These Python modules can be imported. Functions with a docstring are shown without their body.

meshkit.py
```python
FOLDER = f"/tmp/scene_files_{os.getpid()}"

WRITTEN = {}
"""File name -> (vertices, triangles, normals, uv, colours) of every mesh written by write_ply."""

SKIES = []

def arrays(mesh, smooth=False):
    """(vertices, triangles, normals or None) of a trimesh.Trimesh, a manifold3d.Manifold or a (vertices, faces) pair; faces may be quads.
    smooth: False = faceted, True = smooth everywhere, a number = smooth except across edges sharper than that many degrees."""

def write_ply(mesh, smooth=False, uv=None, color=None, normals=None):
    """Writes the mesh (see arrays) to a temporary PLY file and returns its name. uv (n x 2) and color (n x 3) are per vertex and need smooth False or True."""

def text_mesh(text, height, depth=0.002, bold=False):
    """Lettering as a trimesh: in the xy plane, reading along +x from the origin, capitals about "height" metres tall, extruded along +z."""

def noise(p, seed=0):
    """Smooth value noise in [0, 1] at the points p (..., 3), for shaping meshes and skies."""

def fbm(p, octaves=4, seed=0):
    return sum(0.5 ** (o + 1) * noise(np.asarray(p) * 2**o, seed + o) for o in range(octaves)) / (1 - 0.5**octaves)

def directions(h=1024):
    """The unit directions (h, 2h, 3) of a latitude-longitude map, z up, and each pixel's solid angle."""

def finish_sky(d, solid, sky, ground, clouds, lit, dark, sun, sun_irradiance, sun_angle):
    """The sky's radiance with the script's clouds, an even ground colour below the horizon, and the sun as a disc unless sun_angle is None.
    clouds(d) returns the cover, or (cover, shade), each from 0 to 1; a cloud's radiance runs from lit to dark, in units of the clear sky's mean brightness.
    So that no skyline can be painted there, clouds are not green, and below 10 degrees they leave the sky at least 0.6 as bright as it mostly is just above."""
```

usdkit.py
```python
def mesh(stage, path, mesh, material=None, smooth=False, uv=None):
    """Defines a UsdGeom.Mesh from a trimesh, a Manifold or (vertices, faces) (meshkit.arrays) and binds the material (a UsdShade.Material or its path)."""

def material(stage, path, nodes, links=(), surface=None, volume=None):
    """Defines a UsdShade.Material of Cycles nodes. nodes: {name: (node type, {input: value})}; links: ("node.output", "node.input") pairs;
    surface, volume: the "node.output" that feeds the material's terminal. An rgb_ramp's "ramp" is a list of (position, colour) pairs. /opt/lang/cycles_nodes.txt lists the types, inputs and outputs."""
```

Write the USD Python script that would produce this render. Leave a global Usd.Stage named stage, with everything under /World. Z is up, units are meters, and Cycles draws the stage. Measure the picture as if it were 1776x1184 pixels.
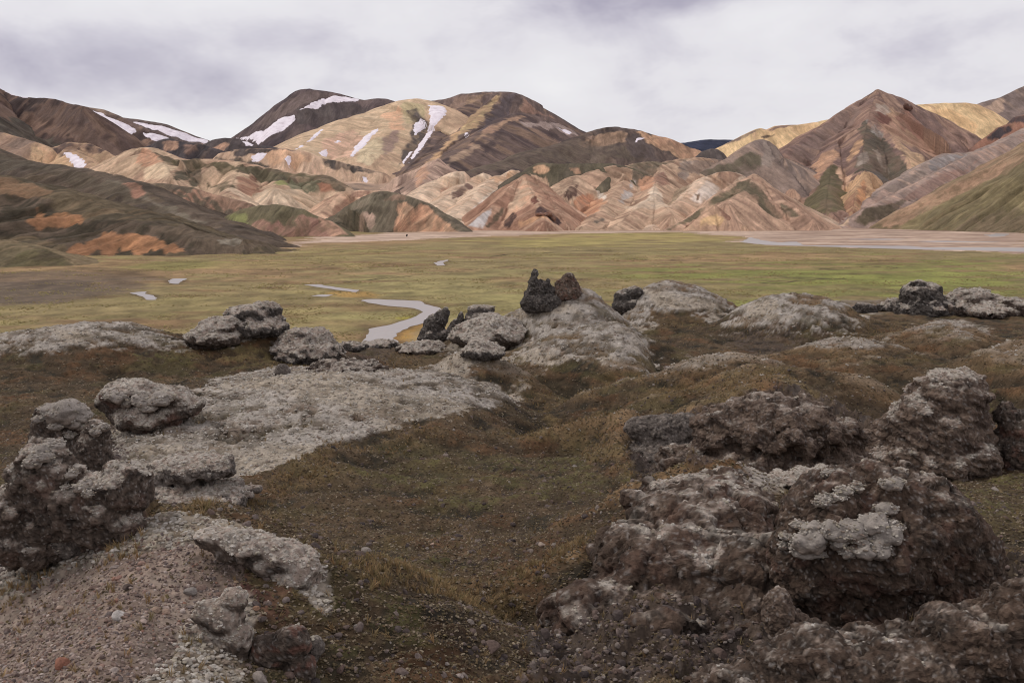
import math
import numpy as np
import trimesh
import usdkit
from scipy.spatial import cKDTree
from pxr import Usd, UsdGeom, UsdLux, UsdShade, Sdf, Gf, Vt

stage = Usd.Stage.CreateInMemory()
UsdGeom.SetStageUpAxis(stage, "Z")
UsdGeom.SetStageMetersPerUnit(stage, 1.0)
world = UsdGeom.Xform.Define(stage, "/World")
stage.SetDefaultPrim(world.GetPrim())
UsdGeom.Scope.Define(stage, "/World/Looks")

# ------------------------------------------------------------------ camera, sky, sun, exposure
CAM_Z = 22.0                      # metres above the valley floor
F = 1743.0                        # focal length in pixels of the 1776 x 1184 photograph
W0, H0, HORIZON = 1776.0, 1184.0, 365.0
PITCH = math.atan((H0 / 2 - HORIZON) / F)
cam = UsdGeom.Camera.Define(stage, "/World/camera")
cam.CreateHorizontalApertureAttr(36.0)
cam.CreateVerticalApertureAttr(36.0 * 682 / 1024)
cam.CreateFocalLengthAttr(36.0 * F / W0)
cam.CreateClippingRangeAttr(Gf.Vec2f(0.1, 60000.0))
cam.CreateExposureAttr(0.0)
cam.AddTranslateOp().Set(Gf.Vec3d(0, 0, CAM_Z))
cam.AddRotateXOp().Set(90.0 - math.degrees(PITCH))

SUN_DIR = np.array([-0.62, 0.10, 0.85]); SUN_DIR /= np.linalg.norm(SUN_DIR)
SUN_EL = math.asin(SUN_DIR[2]); SUN_ROT = math.atan2(SUN_DIR[0], SUN_DIR[1])
sun = UsdLux.DistantLight.Define(stage, "/World/sun")
sun.CreateIntensityAttr(0.4)
sun.CreateAngleAttr(14.0)
sun.CreateColorAttr(Gf.Vec3f(1.0, 0.95, 0.88))
UsdLux.LightAPI(sun.GetPrim()).CreateNormalizeAttr(True)
sun.AddRotateXYZOp().Set(Gf.Vec3f(0, math.degrees(math.acos(SUN_DIR[2])), math.degrees(math.atan2(SUN_DIR[1], SUN_DIR[0]))))

def sky_material():
    n = {
        "tc": ("texture_coordinate", {}),
        "sx": ("separate_xyz", {}),
        "sky": ("sky_texture", {"sky_type": "single_scattering", "sun_disc": False, "sun_elevation": SUN_EL, "sun_rotation": SUN_ROT}),
        # billowing cloud cover, a little flattened
        "mp": ("mapping", {"scale": (1.0, 1.0, 1.9)}),
        "n1": ("noise_texture", {"scale": 3.1, "detail": 7.0, "roughness": 0.52, "distortion": 0.12}),
        "n2": ("noise_texture", {"scale": 8.5, "detail": 8.0, "roughness": 0.56, "distortion": 0.2}),
        "nm": ("math", {"math_type": "multiply_add", "value2": 0.95}),
        "n2s": ("math", {"math_type": "multiply_add", "value2": 0.62, "value3": -0.355}),
        "bg": ("background_shader", {"strength": 0.1}),
        "mix": ("mix_color", {"fac": 0.94}),
    }
    L = [("tc.generated", "sx.vector"), ("tc.generated", "mp.vector"), ("mp.vector", "n1.vector"), ("mp.vector", "n2.vector"),
         ("n2.fac", "n2s.value1"), ("n1.fac", "nm.value1"), ("n2s.value", "nm.value3")]
    # warped direction for the large cloud masses
    n["wx"] = ("math", {"math_type": "multiply_add", "value2": 0.16}); L += [("n2.fac", "wx.value1"), ("sx.x", "wx.value3")]
    n["wz"] = ("math", {"math_type": "multiply_add", "value2": 0.07}); L += [("n1.fac", "wz.value1"), ("sx.z", "wz.value3")]
    last = "nm.value"
    for i, (cx, cz, rx, rz, amp) in enumerate(SKY_MASSES):
        a, b, c, d, e, f = (f"m{i}{k}" for k in "abcdef")
        n[a] = ("math", {"math_type": "subtract", "value2": cx + 0.08}); n[b] = ("math", {"math_type": "divide", "value2": rx})
        n[c] = ("math", {"math_type": "subtract", "value2": cz + 0.035}); n[d] = ("math", {"math_type": "divide", "value2": rz})
        n[a + "q"] = ("math", {"math_type": "multiply"}); n[d + "q"] = ("math", {"math_type": "multiply_add"})
        n[e] = ("math", {"math_type": "multiply", "value2": -1.0}); n[f] = ("math", {"math_type": "exponent"})
        n[f"m{i}g"] = ("math", {"math_type": "multiply_add", "value2": amp})
        L += [("wx.value", a + ".value1"), (a + ".value", b + ".value1"), ("wz.value", c + ".value1"), (c + ".value", d + ".value1"),
              (b + ".value", a + "q.value1"), (b + ".value", a + "q.value2"), (d + ".value", d + "q.value1"), (d + ".value", d + "q.value2"), (a + "q.value", d + "q.value3"),
              (d + "q.value", e + ".value1"), (e + ".value", f + ".value1"), (f + ".value", f"m{i}g.value1"), (last, f"m{i}g.value3")]
        last = f"m{i}g.value"
    n["ramp"] = ("rgb_ramp", {"ramp": [(p, tuple(SKY_GAIN * x for x in lin(*c))) for p, c in SKY_RAMP]})
    L += [(last, "ramp.fac"), ("sky.color", "mix.a"), ("ramp.color", "mix.b"), ("mix.result", "bg.color")]
    n["mix"][1]["use_clamp"] = False
    return usdkit.material(stage, "/World/Looks/sky", n, L, surface="bg.background")

def lin(r, g, b):
    c = np.array([r, g, b], float) / 255
    return tuple(np.where(c <= 0.04045, c / 12.92, ((c + 0.055) / 1.055) ** 2.4))

def ground_lin(c, sat=0.79):
    r, g, b = c
    if r < 142 and g > r - 12 and g > b + 12:          # olive heath: greyer and browner than it looks on paper
        c = (r + 15, g + 8, b + 10)
    c = np.array(lin(*c)); y = c @ np.array([0.25, 0.6, 0.15])
    return y + (c - y) * sat

SKY_GAIN = 10.0
SKY_RAMP = [(0.10, (247, 245, 246)), (0.30, (238, 236, 239)), (0.46, (231, 228, 233)), (0.60, (211, 207, 217)), (0.76, (187, 182, 197)), (1.0, (156, 150, 172))]
SKY_MASSES = [(-0.34, 0.140, 0.20, 0.030, 0.24), (-0.08, 0.150, 0.14, 0.03, 0.14), (0.20, 0.205, 0.17, 0.020, 0.42), (-0.46, 0.115, 0.10, 0.02, 0.10),
              (-0.31, 0.082, 0.10, 0.022, -0.40), (0.30, 0.115, 0.22, 0.035, -0.02), (0.40, 0.16, 0.10, 0.015, 0.12), (-0.36, 0.20, 0.2, 0.02, -0.16)]
dome = UsdLux.DomeLight.Define(stage, "/World/sky")
dome.GetPrim().SetCustomDataByKey("kind", "structure")
UsdShade.MaterialBindingAPI.Apply(dome.GetPrim()).Bind(sky_material())

# ------------------------------------------------------------------ small helpers
CP, SP = math.cos(PITCH), math.sin(PITCH)

def ray(px, py):
    """Direction (with unit y) in which the photograph's pixel looks."""
    a, b = (px - W0 / 2) / F, (H0 / 2 - py) / F
    y = CP + b * SP
    return a / y, (-SP + b * CP) / y

def at(px, py, D):
    ax, az = ray(px, py)
    return np.array([ax * D, D, CAM_Z + az * D])

def on_floor(px, py, z=0.0):
    ax, az = ray(px, py)
    D = (z - CAM_Z) / az
    return np.array([ax * D, D])

_T = {}
def vn(x, y, seed=0):
    """Value noise in [-1, 1] on the plane."""
    if seed not in _T:
        _T[seed] = np.random.default_rng(1000 + seed).uniform(-1, 1, (256, 256)).astype(np.float32)
    t = _T[seed]
    xi, yi = np.floor(x).astype(np.int64), np.floor(y).astype(np.int64)
    fx, fy = x - xi, y - yi
    fx, fy = fx * fx * (3 - 2 * fx), fy * fy * (3 - 2 * fy)
    x0, x1, y0, y1 = xi & 255, (xi + 1) & 255, yi & 255, (yi + 1) & 255
    return (t[y0, x0] * (1 - fx) + t[y0, x1] * fx) * (1 - fy) + (t[y1, x0] * (1 - fx) + t[y1, x1] * fx) * fy

def fb(x, y, oct=4, seed=0, gain=0.5):
    s, a, n = 0.0, 1.0, 0.0
    for o in range(oct):
        s = s + a * vn(x * 2.03 ** o + 17.3 * o, y * 2.03 ** o - 9.1 * o, seed + o)
        n += a
        a *= gain
    return s / n * 1.5

def sstep(a, b, x):
    t = np.clip((x - a) / (b - a), 0, 1)
    return t * t * (3 - 2 * t)

USED = {}
def path_for(name, parent="/World"):
    k = USED.get((parent, name), 0)
    USED[(parent, name)] = k + 1
    return f"{parent}/{name}" + (f"_{k:03d}" if k else "")

def tag(prim, label=None, category=None, group=None, kind=None):
    for k, v in (("label", label), ("category", category), ("group", group), ("kind", kind)):
        if v:
            prim.SetCustomDataByKey(k, v)
    return prim

def put(name, mesh, material, albedo=None, parent="/World", smooth=True, fall=None):
    m = usdkit.mesh(stage, path_for(name, parent), mesh, material, smooth=smooth)
    api = UsdGeom.PrimvarsAPI(m)
    if albedo is not None:
        api.CreatePrimvar("albedo", Sdf.ValueTypeNames.Color3fArray, "vertex").Set(Vt.Vec3fArray.FromNumpy(np.ascontiguousarray(np.clip(albedo, 0.003, 0.9), dtype=np.float32)))
    if fall is not None:
        api.CreatePrimvar("fall", Sdf.ValueTypeNames.Vector3fArray, "vertex").Set(Vt.Vec3fArray.FromNumpy(np.ascontiguousarray(fall, dtype=np.float32)))
    return m.GetPrim()

def grid_faces(ny, nx, keep=None):
    i = np.arange(ny * nx).reshape(ny, nx)
    q = np.stack([i[:-1, :-1], i[:-1, 1:], i[1:, 1:], i[1:, :-1]], -1)
    if keep is not None:
        k = keep[:-1, :-1] | keep[:-1, 1:] | keep[1:, 1:] | keep[1:, :-1]
        q = q[k]
    q = q.reshape(-1, 4)
    return np.vstack([q[:, [0, 1, 2]], q[:, [0, 2, 3]]])

def compact(v, f, *attrs):
    used = np.zeros(len(v), bool); used[f.ravel()] = True
    new = np.cumsum(used) - 1
    return (v[used], new[f]) + tuple(None if a is None else a[used] for a in attrs)

def signed(poly, x, y):
    """Signed distance (positive inside) from points to a polygon in the plane."""
    p = np.asarray(poly, float)
    q = np.roll(p, -1, 0)
    d2 = np.full(x.shape, 1e18)
    inside = np.zeros(x.shape, bool)
    for (ax, ay), (bx, by) in zip(p, q):
        ex, ey = bx - ax, by - ay
        l2 = ex * ex + ey * ey + 1e-12
        t = np.clip(((x - ax) * ex + (y - ay) * ey) / l2, 0, 1)
        d2 = np.minimum(d2, (x - ax - t * ex) ** 2 + (y - ay - t * ey) ** 2)
        cross = (ay > y) != (by > y)
        with np.errstate(divide="ignore", invalid="ignore"):
            xi = ax + (y - ay) / (by - ay if by != ay else 1e-12) * ex
        inside ^= cross & (x < xi)
    return np.where(inside, 1, -1) * np.sqrt(d2)

def along(line, x, y):
    """Distance from points to an open polyline."""
    p = np.asarray(line, float)
    d2 = np.full(x.shape, 1e18)
    for (ax, ay), (bx, by) in zip(p[:-1], p[1:]):
        ex, ey = bx - ax, by - ay
        t = np.clip(((x - ax) * ex + (y - ay) * ey) / (ex * ex + ey * ey + 1e-12), 0, 1)
        d2 = np.minimum(d2, (x - ax - t * ex) ** 2 + (y - ay - t * ey) ** 2)
    return np.sqrt(d2)

# ------------------------------------------------------------------ materials of the far ground
def ground_material(name, fine, coarse, bump, contrast=0.25, rough=0.95, stretch=(1, 1, 1), spec=0.15):
    """Surface with the mesh's own base colour, varied by two grains of noise, with matching relief."""
    n = {
        "a": ("attribute", {"attribute": "albedo"}),
        "g": ("geometry", {}),
        "mp": ("mapping", {"scale": stretch}),
        "n1": ("noise_texture", {"scale": fine, "detail": 5.0, "roughness": 0.65}),
        "n2": ("noise_texture", {"scale": coarse, "detail": 4.0, "roughness": 0.6}),
        "r1": ("map_range", {"from_min": 0.3, "from_max": 0.7, "to_min": 1 - contrast, "to_max": 1 + contrast}),
        "r2": ("map_range", {"from_min": 0.3, "from_max": 0.7, "to_min": 1 - contrast * 0.7, "to_max": 1 + contrast * 0.7}),
        "m": ("math", {"math_type": "multiply"}),
        "cc": ("combine_xyz", {}),
        "mc": ("mix_color", {"blend_type": "multiply", "fac": 1.0, "use_clamp": False}),
        "b": ("bump", {"strength": 0.7, "distance": bump}),
        "p": ("principled_bsdf", {"roughness": rough, "specular_ior_level": spec}),
    }
    L = [("g.position", "mp.vector"), ("mp.vector", "n1.vector"), ("mp.vector", "n2.vector"), ("n1.fac", "r1.value"), ("n2.fac", "r2.value"), ("r1.result", "m.value1"), ("r2.result", "m.value2"),
         ("m.value", "cc.x"), ("m.value", "cc.y"), ("m.value", "cc.z"), ("a.color", "mc.a"), ("cc.vector", "mc.b"), ("mc.result", "p.base_color"),
         ("n1.fac", "b.height"), ("b.normal", "p.normal")]
    return usdkit.material(stage, f"/World/Looks/{name}", n, L, surface="p.BSDF")

def hill_material(name, across, grain, bump, contrast):
    """Eroded slope: thin rills and streaks of scree that run down the fall line, over a stony grain."""
    n = {
        "a": ("attribute", {"attribute": "albedo"}), "fl": ("attribute", {"attribute": "fall"}), "g": ("geometry", {}),
        "m1": ("mapping", {"scale": (1 / across, 0.15 / across, 0)}), "m2": ("mapping", {"scale": (0.33 / across, 0.06 / across, 0)}),
        "n1": ("noise_texture", {"scale": 1.0, "detail": 6.0, "roughness": 0.7, "distortion": 0.5}), "n2": ("noise_texture", {"scale": 1.0, "detail": 3.0, "roughness": 0.6, "distortion": 0.5}),
        "n3": ("noise_texture", {"scale": grain, "detail": 5.0, "roughness": 0.7}),
        "r1": ("map_range", {"from_min": 0.3, "from_max": 0.68, "to_min": 1 - contrast, "to_max": 1 + contrast}), "r2": ("map_range", {"from_min": 0.32, "from_max": 0.66, "to_min": 1 - contrast, "to_max": 1 + contrast}),
        "r3": ("map_range", {"from_min": 0.3, "from_max": 0.7, "to_min": 1 - contrast * 0.8, "to_max": 1 + contrast * 0.8}),
        "x1": ("math", {"math_type": "multiply"}), "x2": ("math", {"math_type": "multiply"}), "h": ("math", {"math_type": "multiply_add", "value2": 0.7}),
        "cc": ("combine_xyz", {}), "mc": ("mix_color", {"blend_type": "multiply", "fac": 1.0, "use_clamp": False}),
        "b": ("bump", {"strength": 0.8, "distance": bump}), "p": ("principled_bsdf", {"roughness": 0.95, "specular_ior_level": 0.12})}
    L = [("fl.vector", "m1.vector"), ("fl.vector", "m2.vector"), ("m1.vector", "n1.vector"), ("m2.vector", "n2.vector"), ("g.position", "n3.vector"), ("n1.fac", "r1.value"), ("n2.fac", "r2.value"), ("n3.fac", "r3.value"),
         ("r1.result", "x1.value1"), ("r2.result", "x1.value2"), ("x1.value", "x2.value1"), ("r3.result", "x2.value2"), ("x2.value", "cc.x"), ("x2.value", "cc.y"), ("x2.value", "cc.z"),
         ("a.color", "mc.a"), ("cc.vector", "mc.b"), ("mc.result", "p.base_color"), ("n1.fac", "h.value1"), ("n3.fac", "h.value3"), ("h.value", "b.height"), ("b.normal", "p.normal")]
    return usdkit.material(stage, f"/World/Looks/{name}", n, L, surface="p.BSDF")
MAT_HILL = hill_material("hill_rhyolite", 4.5, 0.25, 5.0, 0.2)
MAT_HILL_NEAR = hill_material("hill_heath", 2.4, 0.6, 1.8, 0.22)
MAT_PLAIN = ground_material("gravel_flat", 0.16, 0.03, 0.3, 0.24)
MAT_MEADOW = ground_material("meadow_grass", 0.9, 0.10, 0.3, 0.26)
MAT_SNOW = usdkit.material(stage, "/World/Looks/old_snow", {
    "g": ("geometry", {}), "n": ("noise_texture", {"scale": 0.07, "detail": 7.0, "roughness": 0.65}),
    "r": ("rgb_ramp", {"ramp": [(0.25, lin(186, 174, 180)), (0.45, lin(218, 208, 215)), (0.7, lin(236, 229, 234))]}),
    "p": ("principled_bsdf", {"roughness": 0.8, "specular_ior_level": 0.2})},
    [("g.position", "n.vector"), ("n.fac", "r.fac"), ("r.color", "p.base_color")], surface="p.BSDF")

# ------------------------------------------------------------------ hills: ridge lines with slopes falling away on both sides
TAN_GAIN = 1.0
class Hill:
    pass
HILLS = {}

def ridge_field(X, Y, ridges, k):
    best = np.full(X.shape, -1e9); acc = np.zeros(X.shape); U = np.zeros(X.shape); Dn = np.zeros(X.shape)
    zs = []
    for ri, (pts, s, r, ex) in enumerate(ridges):
        d2 = np.full(X.shape, 1e18); u = np.zeros(X.shape); h = np.zeros(X.shape); arc = 0.0
        for a, b in zip(pts[:-1], pts[1:]):
            e = b[:2] - a[:2]; l2 = e @ e + 1e-9; l = math.sqrt(l2)
            rx, ry = X - a[0], Y - a[1]
            t = np.clip((rx * e[0] + ry * e[1]) / l2, 0, 1)
            dx, dy = rx - t * e[0], ry - t * e[1]
            q = dx * dx + dy * dy
            m = q < d2
            hh = a[2] + t * (b[2] - a[2])
            side = (e[0] * ry - e[1] * rx) / l          # offset across the ridge
            lng = (dx * e[0] + dy * e[1]) / l            # overshoot beyond the ends
            d2 = np.where(m, q, d2); h = np.where(m, hh, h)
            u = np.where(m, arc + t * l + np.arctan2(lng, np.abs(side) + 1e-6) * 60.0 + np.where(side > 0, 913.0, 0.0), u)
            arc += l
        d = np.sqrt(d2)
        z = h - s * (np.sqrt(d * d + r * r) - r)
        if ex:
            z = h - s * ex * (1 - np.exp(-(np.sqrt(d * d + r * r) - r) / ex))
        zs.append(z)
        m = z > best
        best = np.where(m, z, best); U = np.where(m, u + ri * 371.0, U); Dn = np.where(m, d, Dn)
    for z in zs:
        acc += np.exp(np.clip((z - best) / k, -60, 0))
    return best + k * np.log(acc) - k * 0.0, U, Dn

def hill(name, ridges, cell=None, k=4.0, gully=(5.0, 26.0), rough=2.0, pal=((190, 160, 130), (160, 125, 100), (120, 100, 85)), label=None, mat=None, back=60.0, streak=1.0, zmin=-2.5, seed=0, gain=1.0, xlim=None, front=None):
    R = []
    for rd in ridges:
        if "w" in rd:
            R.append((np.array(rd["w"], float), rd.get("s", 0.55), rd.get("r", 8.0), 0)); continue
        pts, s, r, ex, last = [], rd.get("s", 0.55), rd.get("r", 8.0), rd.get("ex", 0), None
        for p in rd["p"]:
            last = p[2] if len(p) > 2 else last
            pts.append(list(p[:2]) + [p[2] if len(p) > 2 else None])
        ds = [q[2] for q in pts]
        idx = [i for i, q in enumerate(ds) if q is not None]
        ds = np.interp(range(len(ds)), idx, [ds[i] for i in idx])
        R.append((np.array([at(q[0], q[1], d) for q, d in zip(pts, ds)]), s, r, ex))
    allp = np.vstack([r[0] for r in R])
    reach = max((r[0][:, 2].max() + 4) / r[1] for r in R)
    Dm = allp[:, 1].mean()
    cell = cell or Dm / (820 if Dm > 900 else 640)
    celly = cell * 1.6; px = Dm / 1005.0
    x0, x1 = allp[:, 0].min() - reach * 1.12, allp[:, 0].max() + reach * 1.12
    y0, y1 = max(allp[:, 1].min() - reach, 250.0) if front is None else front, allp[:, 1].max() + back
    lim = ((-70 - W0 / 2) / F * y1, (1846 - W0 / 2) / F * y1)
    x0, x1 = max(x0, lim[0]), min(x1, lim[1])
    if xlim: x0, x1 = max(x0, xlim[0]), min(x1, xlim[1])
    xs, ys = np.arange(x0, x1 + cell, cell), np.arange(y0, y1 + celly, celly)
    X, Y = np.meshgrid(xs, ys)
    Z, U, Dn = ridge_field(X, Y, R, k)
    ga, gl = gully[0] * 1.3, gully[1]
    wu = U + 0.35 * gl * fb(X / (gl * 2.5), Y / (gl * 2.5), 3, seed + 3)
    g1 = np.abs(vn(wu / gl, Dn / (gl * 7), seed + 5)); g2 = np.abs(vn(wu / (gl * 0.42), Dn / (gl * 4), seed + 6))
    ramp = sstep(0, gl * 2.2, Dn)
    Z = Z - ga * ramp * (0.75 - g1 * 1.5) - ga * 0.4 * sstep(0, gl, Dn) * (0.6 - g2 * 1.3)
    Z = Z + rough * (fb(X / (px * 18), Y / (px * 18), 4, seed + 9) * 0.8 + fb(X / (px * 80), Y / (px * 80), 3, seed + 12) * 1.6)
    H = Hill(); H.name, H.x0, H.y0, H.cell, H.celly, H.px, H.X, H.Y, H.Z, H.D = name, xs[0], ys[0], cell, celly, px, X, Y, Z, Dm
    # base colours: streaks along the fall line between the palette's tones
    n = 0.55 * fb(wu / (gl * 0.55), Dn / (gl * 5.0), 3, seed + 20) * streak + 0.75 * fb(X / (px * 72), Y / (px * 72), 4, seed + 25)
    n2 = 0.9 * fb(wu / (gl * 0.3), Dn / (gl * 6.0), 3, seed + 30) * streak + 0.4 * fb(X / (px * 30), Y / (px * 30), 4, seed + 35)
    c = [ground_lin(p) * gain for p in pal]
    wv = wu + px * 5 * fb(X / (px * 24), Y / (px * 24), 2, seed + 44)
    fine = 0.6 * vn(wv / (px * 3.2), Dn / (px * 38), seed + 41) + 0.6 * vn(wv / (px * 7.5), Dn / (px * 80), seed + 42) + 0.5 * vn(wv / (px * 17), Dn / (px * 150), seed + 43)
    spk = fb(X / (px * 5), Y / (px * 8), 3, seed + 40)
    H.streak = 0.55 * fine * streak ** 0.5 + 0.45 * spk + 0.5 * fb(X / (px * 26), Y / (px * 40), 3, seed + 46)
    A = c[0] + (c[1] - c[0]) * sstep(-0.1, 0.5, n)[..., None]
    A = A + (c[2] - A) * (sstep(0.25, 0.75, n2) * 0.8)[..., None]
    H.spk = spk; H.fall = np.stack([wu, Dn, 0 * Dn], -1)
    H.tone = 1 + 0.14 * fine * sstep(0, 12 * px, Dn) + 0.2 * spk
    H.A, H.gain, H.mat, H.label, H.zmin, H.seed = A, gain, mat or MAT_HILL, label, zmin, seed
    HILLS[name] = H
    return H

def sample(H, x, y):
    fx, fy = (x - H.x0) / H.cell, (y - H.y0) / H.celly
    ny, nx = H.Z.shape
    ok = (fx >= 0) & (fy >= 0) & (fx < nx - 1) & (fy < ny - 1)
    fx, fy = np.clip(fx, 0, nx - 1.001), np.clip(fy, 0, ny - 1.001)
    i, j = fy.astype(int), fx.astype(int); a, b = fy - i, fx - j
    Z = H.Z
    z = (Z[i, j] * (1 - b) + Z[i, j + 1] * b) * (1 - a) + (Z[i + 1, j] * (1 - b) + Z[i + 1, j + 1] * b) * a
    return np.where(ok, z, -1e3)

def on_hill(H, px, py):
    """Where the sight line through a pixel of the photograph meets this hill."""
    ys = np.linspace(H.y0, H.Y[-1, 0], 900)
    for k in range(120):
        ax, az = ray(px, py + k * 0.75)
        below = CAM_Z + az * ys <= sample(H, ax * ys, ys)
        if below.any():
            y = ys[int(np.argmax(below))]
            return ax * y, y
    ax, az = ray(px, py)
    return ax * H.Y.mean(), H.Y.mean()

def patch(hname, poly, colour, w=2.0, rag=4.0, colour2=None, amount=1.0, line=None):
    """A patch of differently coloured ground on a hill; w and rag: softness and raggedness of its edge (photo pixels at the hill's distance)."""
    H = HILLS[hname]; px = H.D / F
    q = [on_hill(H, *p) for p in poly]
    sd = (line * px - along(q, H.X, H.Y)) if line else signed(q, H.X, H.Y)
    sd = sd + 1.7 * rag * px * H.streak
    m = sstep(-w * px, w * px, sd) * amount * (0.62 + 0.38 * sstep(-0.5, 0.25, H.streak + 0.6 * H.spk))
    c = ground_lin(colour) * H.gain
    if colour2 is not None:
        c2 = ground_lin(colour2) * H.gain
        t = sstep(-0.35, 0.45, H.streak + 0.5 * fb(H.X / (H.px * 40), H.Y / (H.px * 40), 3, H.seed + 77))[..., None]
        c = c + (c2 - c) * t
    H.A = H.A + (c - H.A) * m[..., None]

SNOW = []
def snow(hname, poly, label, thick=1.0, w=1.0):
    H = HILLS[hname]; px = H.D / F
    q = np.array([on_hill(H, *p) for p in poly])
    cell = max(H.px * 0.9, 0.8)
    xs = np.arange(q[:, 0].min() - 5 * cell, q[:, 0].max() + 5 * cell, cell); ys = np.arange(q[:, 1].min() - 5 * cell, q[:, 1].max() + 5 * cell, cell)
    X, Y = np.meshgrid(xs, ys)
    sd = signed(q, X, Y) + 2.6 * px * fb(X / (px * 7), Y / (px * 7), 4, 5)
    Z = sample(H, X, Y) + thick * (sstep(-px, 3 * px, sd) * 1.0 - 0.35) + 0.25
    v = np.stack([X, Y, Z], -1).reshape(-1, 3)
    f = grid_faces(*X.shape, keep=sd > -px)
    v, f = compact(v, f)
    SNOW.append(tag(put("snow_patch", (v, f), MAT_SNOW), label, "snow patch", "old snow patches on the mountains"))

BINS = np.linspace(-80, 1856, 485)
def skyline_of(H):
    """Per azimuth: how high this hill stands and where."""
    ax = (H.X / H.Y * F + W0 / 2).ravel(); el = ((H.Z - CAM_Z) / H.Y).ravel()
    b = np.clip(np.digitize(ax, BINS), 0, len(BINS)).astype(int)
    o = np.lexsort((el, b)); b2 = b[o]
    last = np.flatnonzero(np.r_[b2[1:] != b2[:-1], True])
    top = np.full(len(BINS) + 1, -9.0); dist = np.full(len(BINS) + 1, 1e9)
    top[b2[last]] = el[o][last]; dist[b2[last]] = H.Y.ravel()[o][last]
    return top, dist, b.reshape(H.X.shape), el.reshape(H.X.shape)

def finish_hills():
    """Leaves out what no one near the camera could see: ground well below the crests of nearer hills."""
    sky = {k: skyline_of(h) for k, h in HILLS.items()}
    for k, H in HILLS.items():
        _, _, b, el = sky[k]
        hidden = np.zeros(H.X.shape, bool)
        for j, (top, dist, _, _) in sky.items():
            hidden |= (H.Y > dist[b] + 25) & (el < top[b] - 14.0 / F)
        ax = H.X / H.Y * F + W0 / 2
        keep = (H.Z > H.zmin) & (ax > -75) & (ax < 1851) & ~hidden
        f = grid_faces(*H.Z.shape, keep=keep)
        V = np.stack([H.X, H.Y, H.Z], -1).reshape(-1, 3)
        v, f, a, fl = compact(V, f, (H.A * H.tone[..., None]).reshape(-1, 3), H.fall.reshape(-1, 3))
        tag(put(H.kindname, (v, f), H.mat, a, fall=fl), H.label, H.cat, None, "structure")
        NT[k] = len(f)
NT = {}
# ------------------------------------------------------------------ the mountains round the valley
DARK = ((104, 88, 80), (84, 72, 68), (128, 106, 92))
TAN = ((212, 174, 140), (190, 148, 116), (160, 124, 98))
PALE = ((222, 190, 158), (205, 168, 136), (176, 140, 112))
GREEN = ((98, 92, 66), (84, 80, 58), (112, 98, 72))
def mount(key, name, label, cat, ridges, ds=1.0, **kw):
    if ds != 1.0:
        ridges = [dict(r, p=[tuple(q[:2]) + tuple(d * ds for d in q[2:]) for q in r["p"]]) for r in ridges]
        if kw.get("front"): kw["front"] *= ds
    H = hill(key, ridges, label=label, **kw)
    H.kindname, H.cat = name, cat
    return H

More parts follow.
